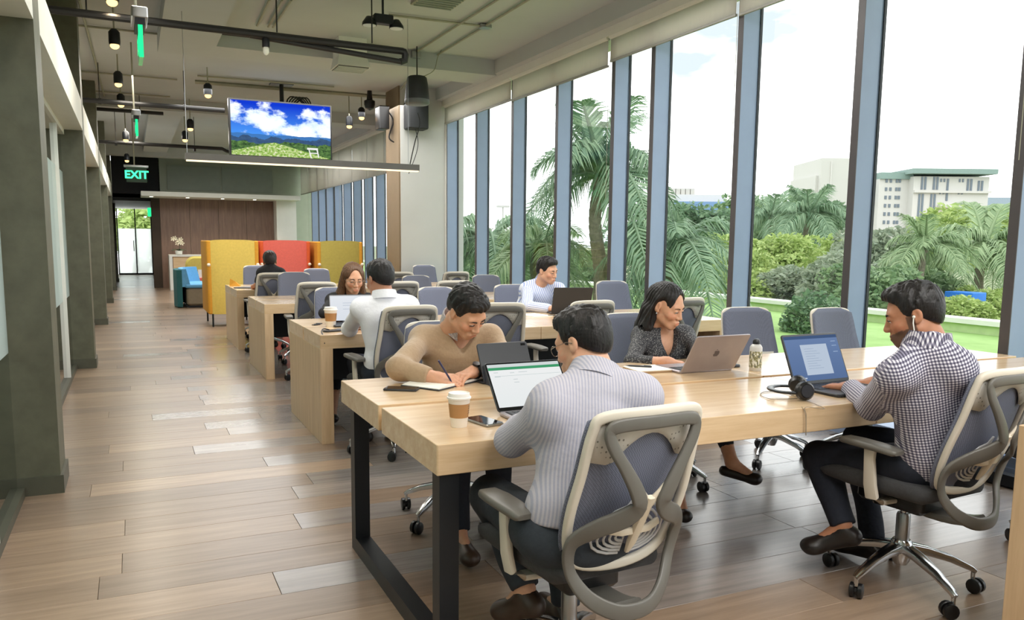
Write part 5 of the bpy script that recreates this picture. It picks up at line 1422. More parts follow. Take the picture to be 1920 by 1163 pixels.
def hand_field(f, W, fw, palm_n, side, curl, thumb_in=0.3, sc=1.0, spread=0.06, pts=None):
    # W wrist, fw finger direction, palm_n the way the palm faces, side +1 = thumb on the +x side of (fw x palm_n)
    fw = unit(fw); pn = unit(np.array(palm_n) - fw * (np.array(palm_n) @ fw)); sx = np.cross(fw, pn) * side
    def L(x, y, z): return np.array(W) + sc * (sx * x + fw * y - pn * z)      # z = back of hand
    f.cone(L(0.0, -0.02, 0), L(0.0, 0.025, 0), 0.026 * sc, 0.024 * sc, 0.02)
    for x in (-0.028, -0.009, 0.010, 0.028):
        f.cone(L(x * 0.6, 0.02, 0.0), L(x, 0.082, 0.002), 0.0145 * sc, 0.0115 * sc, 0.012)
    tips = []
    for i, (x, l) in enumerate(((0.030, 0.92), (0.0105, 1.0), (-0.0095, 0.95), (-0.0285, 0.76))):
        p = np.array((x, 0.085 - (0.006 if i == 3 else 0), 0.002)); a = 0.0
        c = curl[i] if isinstance(curl, (list, tuple)) else curl
        r0 = 0.0095 if i < 3 else 0.0082
        for seg, (ln, ca) in enumerate(((0.044, 0.75), (0.028, 1.1), (0.022, 0.7))):
            a += c * ca
            q = p + ln * l * np.array((x * 1.2 * spread / 0.06 * 0.6 if seg == 0 else 0, math.cos(a), -math.sin(a)))
            f.cone(L(*p), L(*q), r0 * sc, (r0 - 0.0008) * sc, 0.0035); p = q; r0 -= 0.0009
        tips.append(L(*p))
    p0 = np.array((0.022, 0.018, -0.004)); p1 = np.array((0.044 - 0.008 * thumb_in, 0.048, -0.014 - 0.012 * thumb_in)); p2 = np.array((0.048 - 0.020 * thumb_in, 0.080, -0.020 - 0.016 * thumb_in)); p3 = np.array((0.044 - 0.030 * thumb_in, 0.104, -0.026 - 0.016 * thumb_in))
    f.cone(L(*p0), L(*p1), 0.0165 * sc, 0.0125 * sc, 0.012); f.cone(L(*p1), L(*p2), 0.0118 * sc, 0.0105 * sc, 0.004); f.cone(L(*p2), L(*p3), 0.0102 * sc, 0.0088 * sc, 0.003)
    return tips

def body_stations(J, fat=1.0, inflate=0.0, female=False):
    """elliptic cross sections from the pelvis up a bent spine to the base of the neck"""
    Pv, Nk = J['pelvis'], J['neck']; sl = unit(J['shR'] - J['shL']); hl = unit(J['hipR'] - J['hipL'])
    mid = J.get('mid', (Pv + Nk) / 2)
    out = []
    sw = np.linalg.norm(J['shR'] - J['shL']) / 2
    W = [(0, .160, .115), (.14, .165, .122), (.30, .148, .112), (.48, .150, .108), (.66, .166, .116), (.80, sw * 0.96, .112), (.91, sw * 0.74, .086), (1.0, .066, .062)]
    if female: W = [(0, .168, .115), (.14, .165, .115), (.30, .132, .098), (.48, .132, .098), (.66, .146, .112), (.80, sw * 0.94, .098), (.91, sw * 0.72, .074), (1.0, .056, .052)]
    tt = np.linspace(0, 1, 23)
    Wa = np.array(W); ww = np.interp(tt, Wa[:, 0], Wa[:, 1]); qq = np.interp(tt, Wa[:, 0], Wa[:, 2])
    for _ in range(2):
        ww[1:-1] = (ww[:-2] + 2 * ww[1:-1] + ww[2:]) / 4; qq[1:-1] = (qq[:-2] + 2 * qq[1:-1] + qq[2:]) / 4
    for t, w_, q_ in zip(tt, ww, qq):
        c = (1 - t) ** 2 * Pv + 2 * t * (1 - t) * (2 * mid - (Pv + Nk) / 2) + t * t * Nk
        l = unit(hl * (1 - t) + sl * t)
        out.append((c, l, None, w_ * fat + inflate, q_ * fat + inflate))
    return out

def wrinkle(seed, amp, freq=26.0):
    r = np.random.RandomState(seed); ds = [(unit(r.randn(3)), r.uniform(0.6, 1.6) * freq, r.uniform(0, 6.28)) for _ in range(5)]
    def f(X, Y_, Z_):
        o = 0
        for d, fr, ph in ds: o = o + np.sin((X * d[0] + Y_ * d[1] + Z_ * d[2]) * fr + ph + 1.3 * np.sin((X - Z_ + Y_) * fr * 0.35 + ph))
        return (amp / 2.2 * o).astype(np.float32)
    return f

def pattern_uv(V, segs):
    """cloth coordinates in metres: u around, v along the nearest limb or torso axis"""
    best = np.full(len(V), 9.0); U = np.zeros((len(V), 3))
    for a, b, ref, rad in segs:
        ax = b - a; L = np.linalg.norm(ax); ax = ax / L
        p = V - a; t = p @ ax; tc_ = np.clip(t, 0, L); q = p - tc_[:, None] * ax; d = np.linalg.norm(q, axis=1) / rad
        l = unit(np.array(ref) - ax * (np.array(ref) @ ax)); m_ = np.cross(ax, l)
        th = np.arctan2(q @ m_, q @ l)
        w_ = d < best; best[w_] = d[w_]
        U[w_, 0] = ((q @ l) if rad > 0.1 else th * rad)[w_]; U[w_, 1] = t[w_]
    return U

def person(name, label, J, head, skin='a', female=False, shirt='c_white', trousers='c_navy', shoes='shoe_dark', hair='hair_black', hairstyle='short',
           collar=True, cuffL=1.0, cuffR=1.0, hands=None, h=0.008, hh=0.0042, fat=1.0, beard=0.0, legs=True, wr=0.004, vneck=False, skirt_leg=None, short_sleeve=False, bare_ankle=False, hscale=1.0):
    J = {k: np.array(v, float) for k, v in J.items()}
    base = (J['pelvis'][0], J['pelvis'][1], 0.0)
    o = thing(name, label, 'person', base, 0, 'people working at the desks')
    B0 = np.array(base)
    S = 1.0
    HC = np.array(head['c'], float); HR = frame(head['f'], head.get('up', (0, 0, 1)))
    hs = hscale
    sk = np.array(SKIN[skin])
    toW = lambda p: HC + hs * (HR @ np.array(p, float))
    parts = []; cols = []
    # head, in its own frame at fine resolution
    hf = Field((-0.10, -0.125, -0.17), (0.10, 0.135, 0.135), hh)
    head_field(hf, female)
    V, F = hf.mesh()
    c = np.tile(np.append(sk, 1), (len(V), 1))
    lip = (np.abs(V[:, 0]) < 0.021 - 0.9 * np.abs(V[:, 2] + 0.0705)) & (np.abs(V[:, 2] + 0.0705) < 0.0085) & (V[:, 1] > 0.092)
    c[lip, :3] = sk * np.array((0.86, 0.62, 0.62)) if not female else sk * np.array((0.92, 0.66, 0.66))
    if beard:
        bd = (V[:, 2] < -0.050 - 0.25 * np.maximum(0, V[:, 1] - 0.06)) & (V[:, 1] > 0.0) & ~lip & (V[:, 2] > -0.125)
        bd |= (V[:, 2] < 0.0) & (V[:, 1] > 0.0) & (V[:, 1] < 0.03) & (np.abs(V[:, 0]) > 0.05) & (V[:, 2] > -0.1)
        c[bd, :3] = sk * (1 - beard) + np.array((0.02, 0.017, 0.015)) * beard
    cheek = (np.abs(np.abs(V[:, 0]) - 0.042) < 0.02) & (np.abs(V[:, 2] + 0.03) < 0.02) & (V[:, 1] > 0.04)
    c[cheek, :3] *= np.array((1.04, 0.93, 0.92))
    Vw = (hs * (V @ HR.T)) + HC
    parts.append((Vw - B0, F)); cols.append(c)
    # the rest of the body
    keys = ['pelvis', 'neck', 'shL', 'shR', 'elL', 'elR', 'wrL', 'wrR', 'hipL', 'hipR', 'knL', 'knR', 'anL', 'anR', 'toL', 'toR']
    allp = np.array([J[k] for k in keys])
    bf = Field(allp.min(0) - 0.22, allp.max(0) + 0.22, 0.014)
    bf.loft(body_stations(J, fat, -0.022, female))
    nb = toW((0, -0.036, -0.12))
    bf.cone(J['neck'], nb, 0.058 if not female else 0.048, 0.052 if not female else 0.046, 0.03)
    for s in 'LR':
        shb = J['sh' + s] + (J['neck'] - J['sh' + s]) * 0.12 - np.array((0, 0, 0.016))
        bf.cone(shb, J['el' + s], 0.036, 0.032, 0.03); bf.cone(J['el' + s], J['wr' + s], 0.036, 0.026, 0.02)
        bf.cone(J['hip' + s], J['kn' + s], 0.072, 0.050, 0.03); bf.cone(J['kn' + s], J['an' + s], 0.048, 0.032, 0.02)
        bf.cone(J['an' + s], J['to' + s], 0.030, 0.024, 0.02)
    V, F = bf.mesh(); parts.append((V - B0, F)); cols.append(np.tile(np.append(sk, 1), (len(V), 1)))
    # forearms and hands
    if hands:
        for s, hd in hands.items():
            W = J['wr' + s]
            f = Field(W - 0.26, W + 0.26, hd.get('h', 0.005))
            ax = unit(J['wr' + s] - J['el' + s])
            f.cone(W - ax * 0.20, W, 0.037, 0.0265, 0.02)
            hand_field(f, W, hd['f'], hd['n'], hd['side'], hd.get('curl', 0.35), hd.get('thumb', 0.4), hd.get('sc', 1.0 if not female else 0.9))
            V, F = f.mesh(); parts.append((V - B0, F)); cols.append(np.tile(np.append(sk * (0.98, 0.93, 0.92), 1), (len(V), 1)))
    me = mesh_from(parts, 'body', M['skin'], {'Col': ('FLOAT_COLOR', np.concatenate(cols))})
    linkobj('body', me, o)
    # eyes and brows
    Mh = Matrix.Translation(Vector(HC - B0)) @ Matrix(HR.tolist()).to_4x4() @ Matrix.Scale(hs, 4)
    for s in (-1, 1):
        b = MB().sphere((s * 0.031, 0.0800, -0.0015), 0.0121, 12, 8, 0); b.sphere((s * 0.031, 0.0874, -0.003), (0.0052, 0.0052, 0.0052), 10, 6, 1); b.xform(Mh)
        b.build('eye', [M['eye_white'], M['iris']], o, smooth=True)
        b = MB().sweep([(s * 0.014, 0.0945, 0.0165), (s * 0.03, 0.0935, 0.0215), (s * 0.048, 0.0800, 0.0175)], [rrect(0.004, 0.0065, 0.0018, 1), rrect(0.0045, 0.0065 if not female else 0.004, 0.0018, 1), rrect(0.003, 0.003, 0.001, 1)], up=(0, 0.3, 1)); b.xform(Mh)
        b.build('eyebrow', M['brow'], o)
        b = MB().tube([(s * 0.0185, 0.0915, -0.0025), (s * 0.025, 0.0948, -0.0005), (s * 0.033, 0.0948, -0.0005), (s * 0.044, 0.0862, -0.004)], 0.0019, 5); b.xform(Mh)
        b.build('eyelashes', M['brow'], o)
    # hair
    g = Field((-0.115, -0.20, -0.36), (0.115, 0.125, 0.15), 0.0048 if h < 0.01 else 0.006)
    if hairstyle == 'short':
        g.ell((0, -0.018, 0.040), (0.0835, 0.104, 0.093), k=0.01)
        g.ell((0.006, 0.038, 0.092), (0.060, 0.056, 0.036), k=0.03)
        g.ell((0, -0.070, -0.01), (0.062, 0.038, 0.060), k=0.03)
        g.warp(lambda X, Y_, Z_: (0.0022 * np.sin(X * 260 + 40 * Y_ + 3 * np.sin(Y_ * 90)) + 0.0022 * np.sin(Y_ * 150 + X * 130 + 2 * np.sin(X * 70))) * (Z_ > 0.03) * 1.0 + 0.0008 * np.sin(Z_ * 500 + X * 400))
        def cutf(X, Y_, Z_):
            lim = np.interp(Y_, [-0.13, -0.085, -0.035, -0.005, 0.022, 0.030, 0.047, 0.055, 0.085, 0.12], [-0.065, -0.060, -0.030, 0.005, -0.012, -0.012, 0.045, 0.056, 0.078, 0.085]).astype(np.float32)
            return (lim - Z_) * 0.8
        g.clip(cutf)
    else:
        g.ell((0, -0.018, 0.040), (0.0855, 0.106, 0.091), k=0.01)
        for s in (-1, 1):
            ln = -0.29 if hairstyle == 'long' else -0.26
            g.cone((s * 0.066, -0.018, 0.03), (s * 0.088, -0.035, -0.14), 0.030, 0.034, 0.02); g.cone((s * 0.088, -0.035, -0.14), (s * 0.080, 0.005 if hairstyle == 'long' else -0.05, ln), 0.034, 0.022, 0.02)
        g.cone((0, -0.075, 0.02), (0, -0.080, -0.17), 0.060, 0.062, 0.03); g.cone((0, -0.080, -0.17), (0, -0.085, -0.27), 0.060, 0.045, 0.03)
        g.cone((-0.05, -0.07, -0.05), (-0.055, -0.07, -0.25), 0.045, 0.035, 0.03); g.cone((0.05, -0.07, -0.05), (0.055, -0.07, -0.25), 0.045, 0.035, 0.03)
        g.warp(lambda X, Y_, Z_: 0.0024 * np.sin(np.arctan2(X, Y_ + 0.02) * 26 + 4 * np.sin(Z_ * 14)) + 0.0012 * np.sin(np.arctan2(X, Y_ + 0.02) * 61))
        # face opening and centre parting
        g.ell((0, 0.110, -0.020), (0.063, 0.085, 0.112), k=0.012, mode='s'); g.ell((0, 0.115, 0.045), (0.050, 0.07, 0.070), k=0.012, mode='s'); g.cone((0, 0.09, -0.02), (0, 0.09, -0.16), 0.056, 0.05, 0.012, 's')
        g.cone((0, 0.095, 0.105), (0, -0.02, 0.142), 0.006, 0.004, 0.012, 's')
        if hairstyle == 'tucked':
            g.ell((-0.090 if head.get('tuck', 'R') == 'L' else 0.090, 0.022, -0.035), (0.032, 0.046, 0.10), k=0.01, mode='s')
    V, F = g.mesh()
    linkobj('hair', mesh_from([((hs * (V @ HR.T)) + HC - B0, F)], 'hair', M[hair]), o)
    # shirt
    inf = 0.006
    sf = Field(np.minimum(allp[:8].min(0), J['pelvis'] - 0.2) - 0.15, allp[:8].max(0) + 0.15, h)
    sf.loft(body_stations(J, fat, inf, female))
    sf.cone(J['neck'] - (J['neck'] - J['pelvis']) * 0.10, J['neck'] * 0.85 + nb * 0.15, 0.082, 0.062 if not female else 0.055, 0.03)
    if female: 
        fd = unit(np.cross(unit(J['neck'] - J['pelvis']), unit(J['shR'] - J['shL'])))
        cm = J['neck'] * 0.62 + J['pelvis'] * 0.38
        for s in (-1, 1): sf.ell(cm + fd * 0.085 + s * 0.07 * unit(J['shR'] - J['shL']), (0.062, 0.058, 0.062), k=0.05)
    for s, cu in (('L', cuffL), ('R', cuffR)):
        sh_ = J['sh' + s] + (J['neck'] - J['sh' + s]) * 0.10 - np.array((0, 0, 0.012)); sr = 0.056 if not female else 0.047
        sf.ell(sh_, (sr, sr, sr), k=0.07)
        sf.cone(J['neck'] * 0.75 + sh_ * 0.25 + np.array((0, 0, 0.0)), sh_ + np.array((0, 0, 0.012)), 0.052 if not female else 0.042, 0.042 if not female else 0.034, 0.06)
        ra, rb = (0.056, 0.050) if not female else (0.047, 0.044)
        if short_sleeve:
            sf.cone(J['sh' + s], J['el' + s], ra, rb + 0.004, 0.035, cut=0.75)
        else:
            sf.cone(sh_, J['el' + s], ra * fat, rb * fat, 0.05)
            e = J['el' + s] + (J['wr' + s] - J['el' + s]) * cu
            sf.cone(J['el' + s], e, rb * fat, 0.040 if not female else 0.037, 0.028, cut=1.0)
    hem = J['pelvis'] - unit(J['neck'] - J['pelvis']) * 0.06; hn = unit(J['neck'] - J['pelvis'])
    sf.warp(wrinkle(hash(label) % 1000 if False else len(label), wr))
    sf.clip(lambda X, Y_, Z_: -((X - hem[0]) * hn[0] + (Y_ - hem[1]) * hn[1] + (Z_ - hem[2]) * hn[2]))
    # neck opening
    fdir = HR[:, 1].copy(); fdir[2] = 0; fdir = unit(fdir)
    td = unit(np.cross(unit(J['neck'] - J['pelvis']), unit(J['shR'] - J['shL'])))
    n0 = nb + unit(nb - J['neck']) * 0.03 if collar else J['neck'] * 0.9 + nb * 0.1
    sf.cone(n0, nb + unit(nb - J['neck']) * 0.04 + (nb - J['neck']) * 0.6, 0.056 if not female else 0.048, 0.066, 0.008, 's')
    if vneck:
        vp = J['neck'] - hn * vneck + td * 0.10
        sf.cone(J['neck'] + td * 0.07, vp, 0.060, 0.012, 0.01, 's')
    V, F = sf.mesh()
    segs = [(J['pelvis'], J['neck'], J['shR'] - J['shL'], 0.19)]
    for s in 'LR':
        segs += [(J['sh' + s] * 0.8 + J['el' + s] * 0.2, J['el' + s], (0.2, 0.3, 1), 0.06), (J['el' + s], J['wr' + s], (0.2, 0.3, 1), 0.05)]
    linkobj('shirt', mesh_from([(V - B0, F)], 'shirt', M[shirt], {'pat': ('FLOAT_VECTOR', pattern_uv(V, segs))}), o)
    if collar:
        cmat = collar if isinstance(collar, str) else shirt
        ax = unit(nb - J['neck'] + hn * 0.02); ax = unit(0.55 * hn + 0.45 * ax); c0 = J['neck'] * 0.80 + nb * 0.20 + ax * head.get('collar', 0.024)
        X0 = unit(np.cross(ax, td)); Y0 = np.cross(X0, ax); Y0 = Y0 if Y0 @ td > 0 else -Y0
        b = MB(); rings = []
        N = 26
        for i in range(N + 1):
            a = 0.32 + (2 * PI - 0.64) * i / N
            e = Y0 * math.cos(a) + X0 * math.sin(a); fr = math.cos(a)
            drop = 0.028 * max(0, fr) ** 2
            r0 = 0.073 if not female else 0.062
            pA = c0 + e * (r0 + 0.011) - ax * (0.024 + drop * 1.6); pB = c0 + e * (r0 + 0.002) + ax * (0.032 - drop); pC = c0 + e * (r0 - 0.004) + ax * (0.030 - drop); pD = c0 + e * (r0 - 0.002) - ax * 0.03
            pA2 = c0 + e * (r0 + 0.017 + 0.010 * max(0, fr) ** 6) - ax * (0.024 + drop * 1.6 + 0.012 * max(0, fr) ** 8)
            rings.append([tuple(p - B0) for p in (pD, pC, pB, pA2, pA)])
        b.loft(rings); co_ = b.build('collar', M[cmat], o, smooth=0.9)
        at_ = co_.data.attributes.new('pat', 'FLOAT_VECTOR', 'POINT')
        at_.data.foreach_set('vector', (np.array(b.v) * 1.0).astype(np.float32).ravel()[:3 * len(co_.data.vertices)])
    # trousers and shoes
    if legs:
        tf = Field(np.minimum(allp[8:].min(0), J['pelvis']) - 0.2, np.maximum(allp[8:].max(0), J['pelvis']) + 0.2, max(h, 0.010))
        up_ = unit(J['neck'] - J['pelvis'])
        tf.ell(J['pelvis'] - up_ * 0.03, (0.155 * fat, 0.125 * fat, 0.10), k=0.05)
        for s in 'LR':
            tf.cone(J['hip' + s], J['kn' + s], 0.094 * (fat if not female else 0.92), 0.066 if not female else 0.058, 0.05)
            e = J['kn' + s] + (J['an' + s] - J['kn' + s]) * (0.78 if bare_ankle else 1.0)
            tf.cone(J['kn' + s], e, 0.066 if not female else 0.056, 0.050 if not female else 0.038, 0.02, cut=1.0)
        tf.warp(wrinkle(3, 0.004, 22))
        V, F = tf.mesh(); linkobj('trousers', mesh_from([(V - B0, F)], 'trousers', M[trousers], {'pat': ('FLOAT_VECTOR', V)}), o)
        for s in 'LR':
            a, t_ = J['an' + s], J['to' + s]
            d = unit(t_ - a - np.array((0, 0, 0)));
            sfz = Field(np.minimum(a, t_) - 0.12, np.maximum(a, t_) + 0.12, 0.007)
            heel = a - unit(np.array((d[0], d[1], 0)) + 1e-6) * 0.035 + np.array((0, 0, -0.045)); 
            if bare_ankle:
                sfz.cone(heel, t_, 0.027, 0.030, 0.02); sfz.ell(t_, (0.037, 0.037, 0.026), k=0.02)
                sfz.cone(a + np.array((0, 0, 0.06)), a + d * 0.075 + np.array((0, 0, 0.028)), 0.040, 0.036, 0.01, 's')
            else:
                sfz.cone(heel, t_, 0.036, 0.034, 0.02); sfz.ell(t_, (0.042, 0.048, 0.026), k=0.03); sfz.cone(a + np.array((0, 0, -0.02)), heel, 0.033, 0.034, 0.02); sfz.cone(a + np.array((0, 0, -0.02)), t_, 0.032, 0.024, 0.02)
                zb = min(heel[2], t_[2]) - 0.034
                sfz.clip(lambda X, Y_, Z_: (zb - Z_))
            V, F = sfz.mesh(); linkobj('shoe', mesh_from([(V - B0, F)], 'shoe', M[shoes]), o)
    return o, toW, Mh, B0

def glasses(o, Mh, mat):
    g = MB()
    for s in (-1, 1):
        g.tube([(s * 0.031 + 0.022 * math.cos(a), 0.106 - 0.25 * abs(s * 0.031 + 0.022 * math.cos(a)) ** 1.2 * 0.5, -0.004 + 0.019 * math.sin(a)) for a in np.linspace(0, 2 * PI, 20)], 0.0014, 6)
        g.tube([(s * 0.053, 0.100, 0.004), (s * 0.074, 0.07, 0.004), (s * 0.081, 0.01, 0.006), (s * 0.080, -0.012, -0.004)], 0.0014, 6)
    g.tube([(-0.010, 0.106, 0.002), (0, 0.109, 0.005), (0.010, 0.106, 0.002)], 0.0014, 6)
    g.xform(Mh); return g.build('glasses', mat, o)
def JJ(d):
    return {k: (np.array(at(*v)) if max(abs(q) for q in v) > 60 else np.array(v, float)) for k, v in d.items()}
def hand(f, n=(0, 0, -1), side=1, curl=0.42, thumb=0.4, **k): return dict(f=f, n=n, side=side, curl=curl, thumb=thumb, **k)
DOWN = (0, 0, -1)
# ---- the man at the near end of the table, seen from behind
A = JJ(dict(pelvis=(1.15, 1.98, .56), neck=(1112, 712, 2.05), shL=(1026, 766, 2.02), shR=(1206, 742, 1.97), elL=(962, 824, 2.24), elR=(1.44, 2.30, .79), wrL=(1.235, 2.45, .80), wrR=(1.42, 2.50, .80),
     hipL=(1.06, 2.02, .54), hipR=(1.24, 2.00, .54), knL=(920, 930, 2.44), knR=(1.32, 2.44, .53), anL=(985, 1105, 2.22), anR=(1.34, 2.40, .11), toL=(945, 1146, 2.30), toR=(1.34, 2.56, .045)))
hd = dict(c=at(1092, 643, 2.15), f=(-0.42, 0.84, -0.34), up=(-0.02, 0.2, 1), collar=0.006)
o, toW, Mh, B0 = person('person', 'man in a pale lilac shirt and glasses seen from behind, nearest the camera', A, hd, 'b', shirt='c_stripe', trousers='c_slate', shoes='shoe_brown', hair='hair_black', cuffL=0.84, cuffR=0.84,
    hands={'L': hand((0.45, 0.86, -0.08), side=-1), 'R': hand((-0.30, 0.95, -0.1))}, h=0.007, hscale=0.87)
glasses(o, Mh, M['wire'])
# ---- the man in the checked shirt
Bm = JJ(dict(pelvis=(2.80, 2.06, .56), neck=(1736, 652, 2.02), shL=(1672, 704, 2.04), shR=(1800, 690, 1.92), elL=(1632, 762, 2.25), elR=(3.16, 2.34, .80), wrL=(1592, 728, 2.50), wrR=(1640, 718, 2.58),
     hipL=(2.70, 2.10, .54), hipR=(2.90, 2.10, .54), knL=(1535, 858, 2.52), knR=(2.92, 2.56, .52), anL=(1582, 985, 2.34), anR=(2.86, 2.40, .11), toL=(1522, 1024, 2.42), toR=(2.84, 2.56, .045)))
hd = dict(c=at(1712, 590, 2.08), f=(-0.62, 0.70, -0.30), up=(-0.06, 0.16, 1))
o, toW, Mh, B0 = person('person', 'bearded man in a navy and white checked shirt at the right of the table', Bm, hd, 'c', shirt='c_check', trousers='c_navy', hair='hair_black', cuffL=0.93, cuffR=0.93, beard=0.75,
    hands={'L': hand((-0.35, 0.9, -0.05), side=-1), 'R': hand((-0.65, 0.72, -0.1))}, h=0.007, hscale=0.94)
e = MB(); e.tube([toW((-0.079, 0.004, -0.012)), toW((-0.083, 0.010, -0.03)), toW((-0.080, 0.016, -0.08)), toW((-0.072, 0.03, -0.15)), toW((-0.05, 0.10, -0.24))], 0.0022, 5)
e.sphere(tuple(toW((-0.078, 0.002, -0.008))), 0.006, 8, 6); e.v = [tuple(np.array(v) - B0) for v in e.v]; e.build('earphone', M['white'], o)
# ---- the man in the tan sweater, writing
S = JJ(dict(pelvis=(1.42, 3.84, .56), neck=(860, 622, 3.72), shL=(926, 632, 3.72), shR=(788, 634, 3.74), elL=(966, 688, 3.46), elR=(748, 690, 3.46), wrL=(888, 697, 3.36), wrR=(812, 708, 3.34),
     hipL=(1.51, 3.80, .54), hipR=(1.33, 3.80, .54), knL=(1.50, 3.36, .53), knR=(1.30, 3.36, .53), anL=(1.46, 3.24, .11), anR=(1.26, 3.22, .11), toL=(1.46, 3.08, .045), toR=(1.25, 3.07, .045)))
hd = dict(c=at(876, 583, 3.56), f=(0.30, -0.70, -0.66), up=(0.05, -0.6, 1), collar=0.072)
o, toW, Mh, B0 = person('person', 'man in a tan crew neck sweater writing in a notebook', S, hd, 'b', shirt='c_tan', trousers='c_navy', shoes='shoe_brown', hair='hair_black', collar='c_collar', cuffL=0.80, cuffR=0.90, vneck=0.06,
    hands={'L': hand((-0.85, -0.5, -0.12), side=-1, curl=0.5), 'R': hand((0.72, -0.62, -0.10), n=(0.45, 0.25, -0.85), side=1, curl=0.75, thumb=0.9)}, h=0.007)
wt = MB(); c = S['wrL'] + 0.0; ax = unit(S['wrL'] - S['elL'])
ring = [c - ax * 0.012 + 0.033 * (math.cos(a) * unit(np.cross(ax, (0, 0, 1))) + math.sin(a) * np.array((0, 0, 1.0))) - B0 for a in np.linspace(0, 2 * PI, 18)[:-1]]
wt.sweep(ring, rrect(0.018, 0.004, 0.0015, 1), up=[Vector(r_ - (c - ax * 0.012 - B0)) for r_ in ring], closed=True)
wq = wt.build('watch_strap', M['shoe_dark'], o)
MB().tube([Vector(c - ax * 0.012 - B0 + np.array((0, -0.012, 0.031))), Vector(c - ax * 0.012 - B0 + np.array((0, -0.015, 0.040)))], 0.019, 16).build('watch_face', M['tv_black'], wq)
# ---- the woman in the patterned blouse
Wm = JJ(dict(pelvis=(2.68, 3.88, .56), neck=(1247, 620, 3.80), shL=(1288, 628, 3.78), shR=(1200, 626, 3.82), elL=(2.84, 3.62, .80), elR=(1186, 680, 3.64), wrL=(2.68, 3.42, .80), wrR=(1252, 679, 3.47),
     hipL=(2.77, 3.84, .54), hipR=(2.60, 3.84, .54), knL=(2.74, 3.36, .60), knR=(2.56, 3.36, .53), anL=(1372, 868, 3.16), anR=(1272, 928, 3.24), toL=(1415, 898, 3.08), toR=(1284, 968, 3.13)))
hd = dict(c=at(1250, 573, 3.74), f=(0.38, -0.84, -0.34), up=(0.06, -0.25, 1), tuck='R')
o, toW, Mh, B0 = person('person', 'woman with long black hair in a charcoal patterned blouse at a silver laptop', Wm, hd, 'b', True, shirt='c_blouse', trousers='c_navy', hair='hair_black', hairstyle='tucked', collar=False, cuffL=0.6, cuffR=0.62, vneck=0.17, bare_ankle=True,
    hands={'L': hand((-0.3, -0.95, -0.05), side=-1), 'R': hand((0.85, -0.5, -0.10))}, h=0.007)
MB().sphere(tuple(toW((0.079, -0.002, -0.04)) - B0), 0.006, 8, 6).build('earring', M['chrome'], o)
# ---- second row and beyond
Ws = JJ(dict(pelvis=(1.48, 5.00, .57), neck=(721, 563, 5.06), shL=(672, 577, 5.10), shR=(770, 574, 5.06), elL=(655, 617, 5.38), elR=(1.84, 5.40, .80), wrL=(1.40, 5.62, .80), wrR=(1.66, 5.64, .80),
     hipL=(1.39, 5.02, .55), hipR=(1.57, 5.02, .55), knL=(1.38, 5.46, .54), knR=(1.60, 5.46, .54), anL=(1.40, 5.34, .10), anR=(1.62, 5.36, .10), toL=(1.39, 5.48, .045), toR=(1.62, 5.50, .045)))
hd = dict(c=at(712, 524, 5.14), f=(-0.25, 0.90, -0.28), up=(0, 0.2, 1))
o, toW, Mh, B0 = person('person', 'man in a white shirt seen from behind in the second row', Ws, hd, 'd', shirt='c_white', trousers='c_navy', hair='hair_black', cuffL=0.95, cuffR=0.95,
    hands={'L': hand((0.5, 0.86, -0.05), side=-1, h=0.006), 'R': hand((-0.4, 0.9, -0.05), h=0.006)}, h=0.010, hh=0.005)
glasses(o, Mh, M['wire'])
Lh = JJ(dict(pelvis=(1.68, 7.02, .57), neck=(659, 552, 6.92), shL=(694, 562, 6.92), shR=(620, 562, 6.94), elL=(1.92, 6.66, .80), elR=(608, 588, 6.68), wrL=(1.80, 6.44, .80), wrR=(1.60, 6.44, .80),
     hipL=(1.77, 6.98, .55), hipR=(1.59, 6.98, .55), knL=(1.77, 6.54, .54), knR=(1.52, 6.52, .54), anL=(1.70, 6.30, .10), anR=(1.36, 6.14, .11), toL=(1.68, 6.16, .045), toR=(1.33, 6.00, .045)))
hd = dict(c=at(662, 522, 6.84), f=(0.02, -0.93, -0.26), up=(0, -0.2, 1))
o, toW, Mh, B0 = person('person', 'woman with long brown hair and round glasses in a black top behind a laptop', Lh, hd, 'b', True, shirt='c_black', trousers='c_navy', hair='hair_brown', hairstyle='long', collar=False, vneck=0.08, bare_ankle=True,
    hands={'L': hand((-0.4, -0.9, -0.05), side=-1, h=0.006), 'R': hand((0.4, -0.9, -0.05), h=0.006)}, h=0.010, hh=0.0046, hscale=1.04)
glasses(o, Mh, M['wire'])
Bs = JJ(dict(pelvis=(3.40, 7.04, .57), neck=(1019, 530, 6.94), shL=(1050, 543, 6.90), shR=(987, 543, 6.96), elL=(1066, 572, 6.66), elR=(988, 573, 6.66), wrL=(1058, 578, 6.44), wrR=(1034, 580, 6.46),
     hipL=(3.49, 7.0, .55), hipR=(3.31, 7.0, .55), knL=(3.49, 6.56, .54), knR=(3.31, 6.56, .54), anL=(3.49, 6.5, .10), anR=(3.31, 6.5, .10), toL=(3.49, 6.36, .045), toR=(3.31, 6.36, .045)))
hd = dict(c=at(1026, 507, 6.84), f=(0.42, -0.86, -0.24), up=(0.03, -0.2, 1))
o, toW, Mh, B0 = person('person', 'man in a blue and white striped shirt typing by the window', Bs, hd, 'b', shirt='c_blue', trousers='c_navy', hair='hair_black', cuffL=0.94, cuffR=0.94,
    hands={'L': hand((-0.5, -0.85, -0.05), side=-1, h=0.006), 'R': hand((0.6, -0.8, -0.05), h=0.006)}, h=0.010, hh=0.0046)
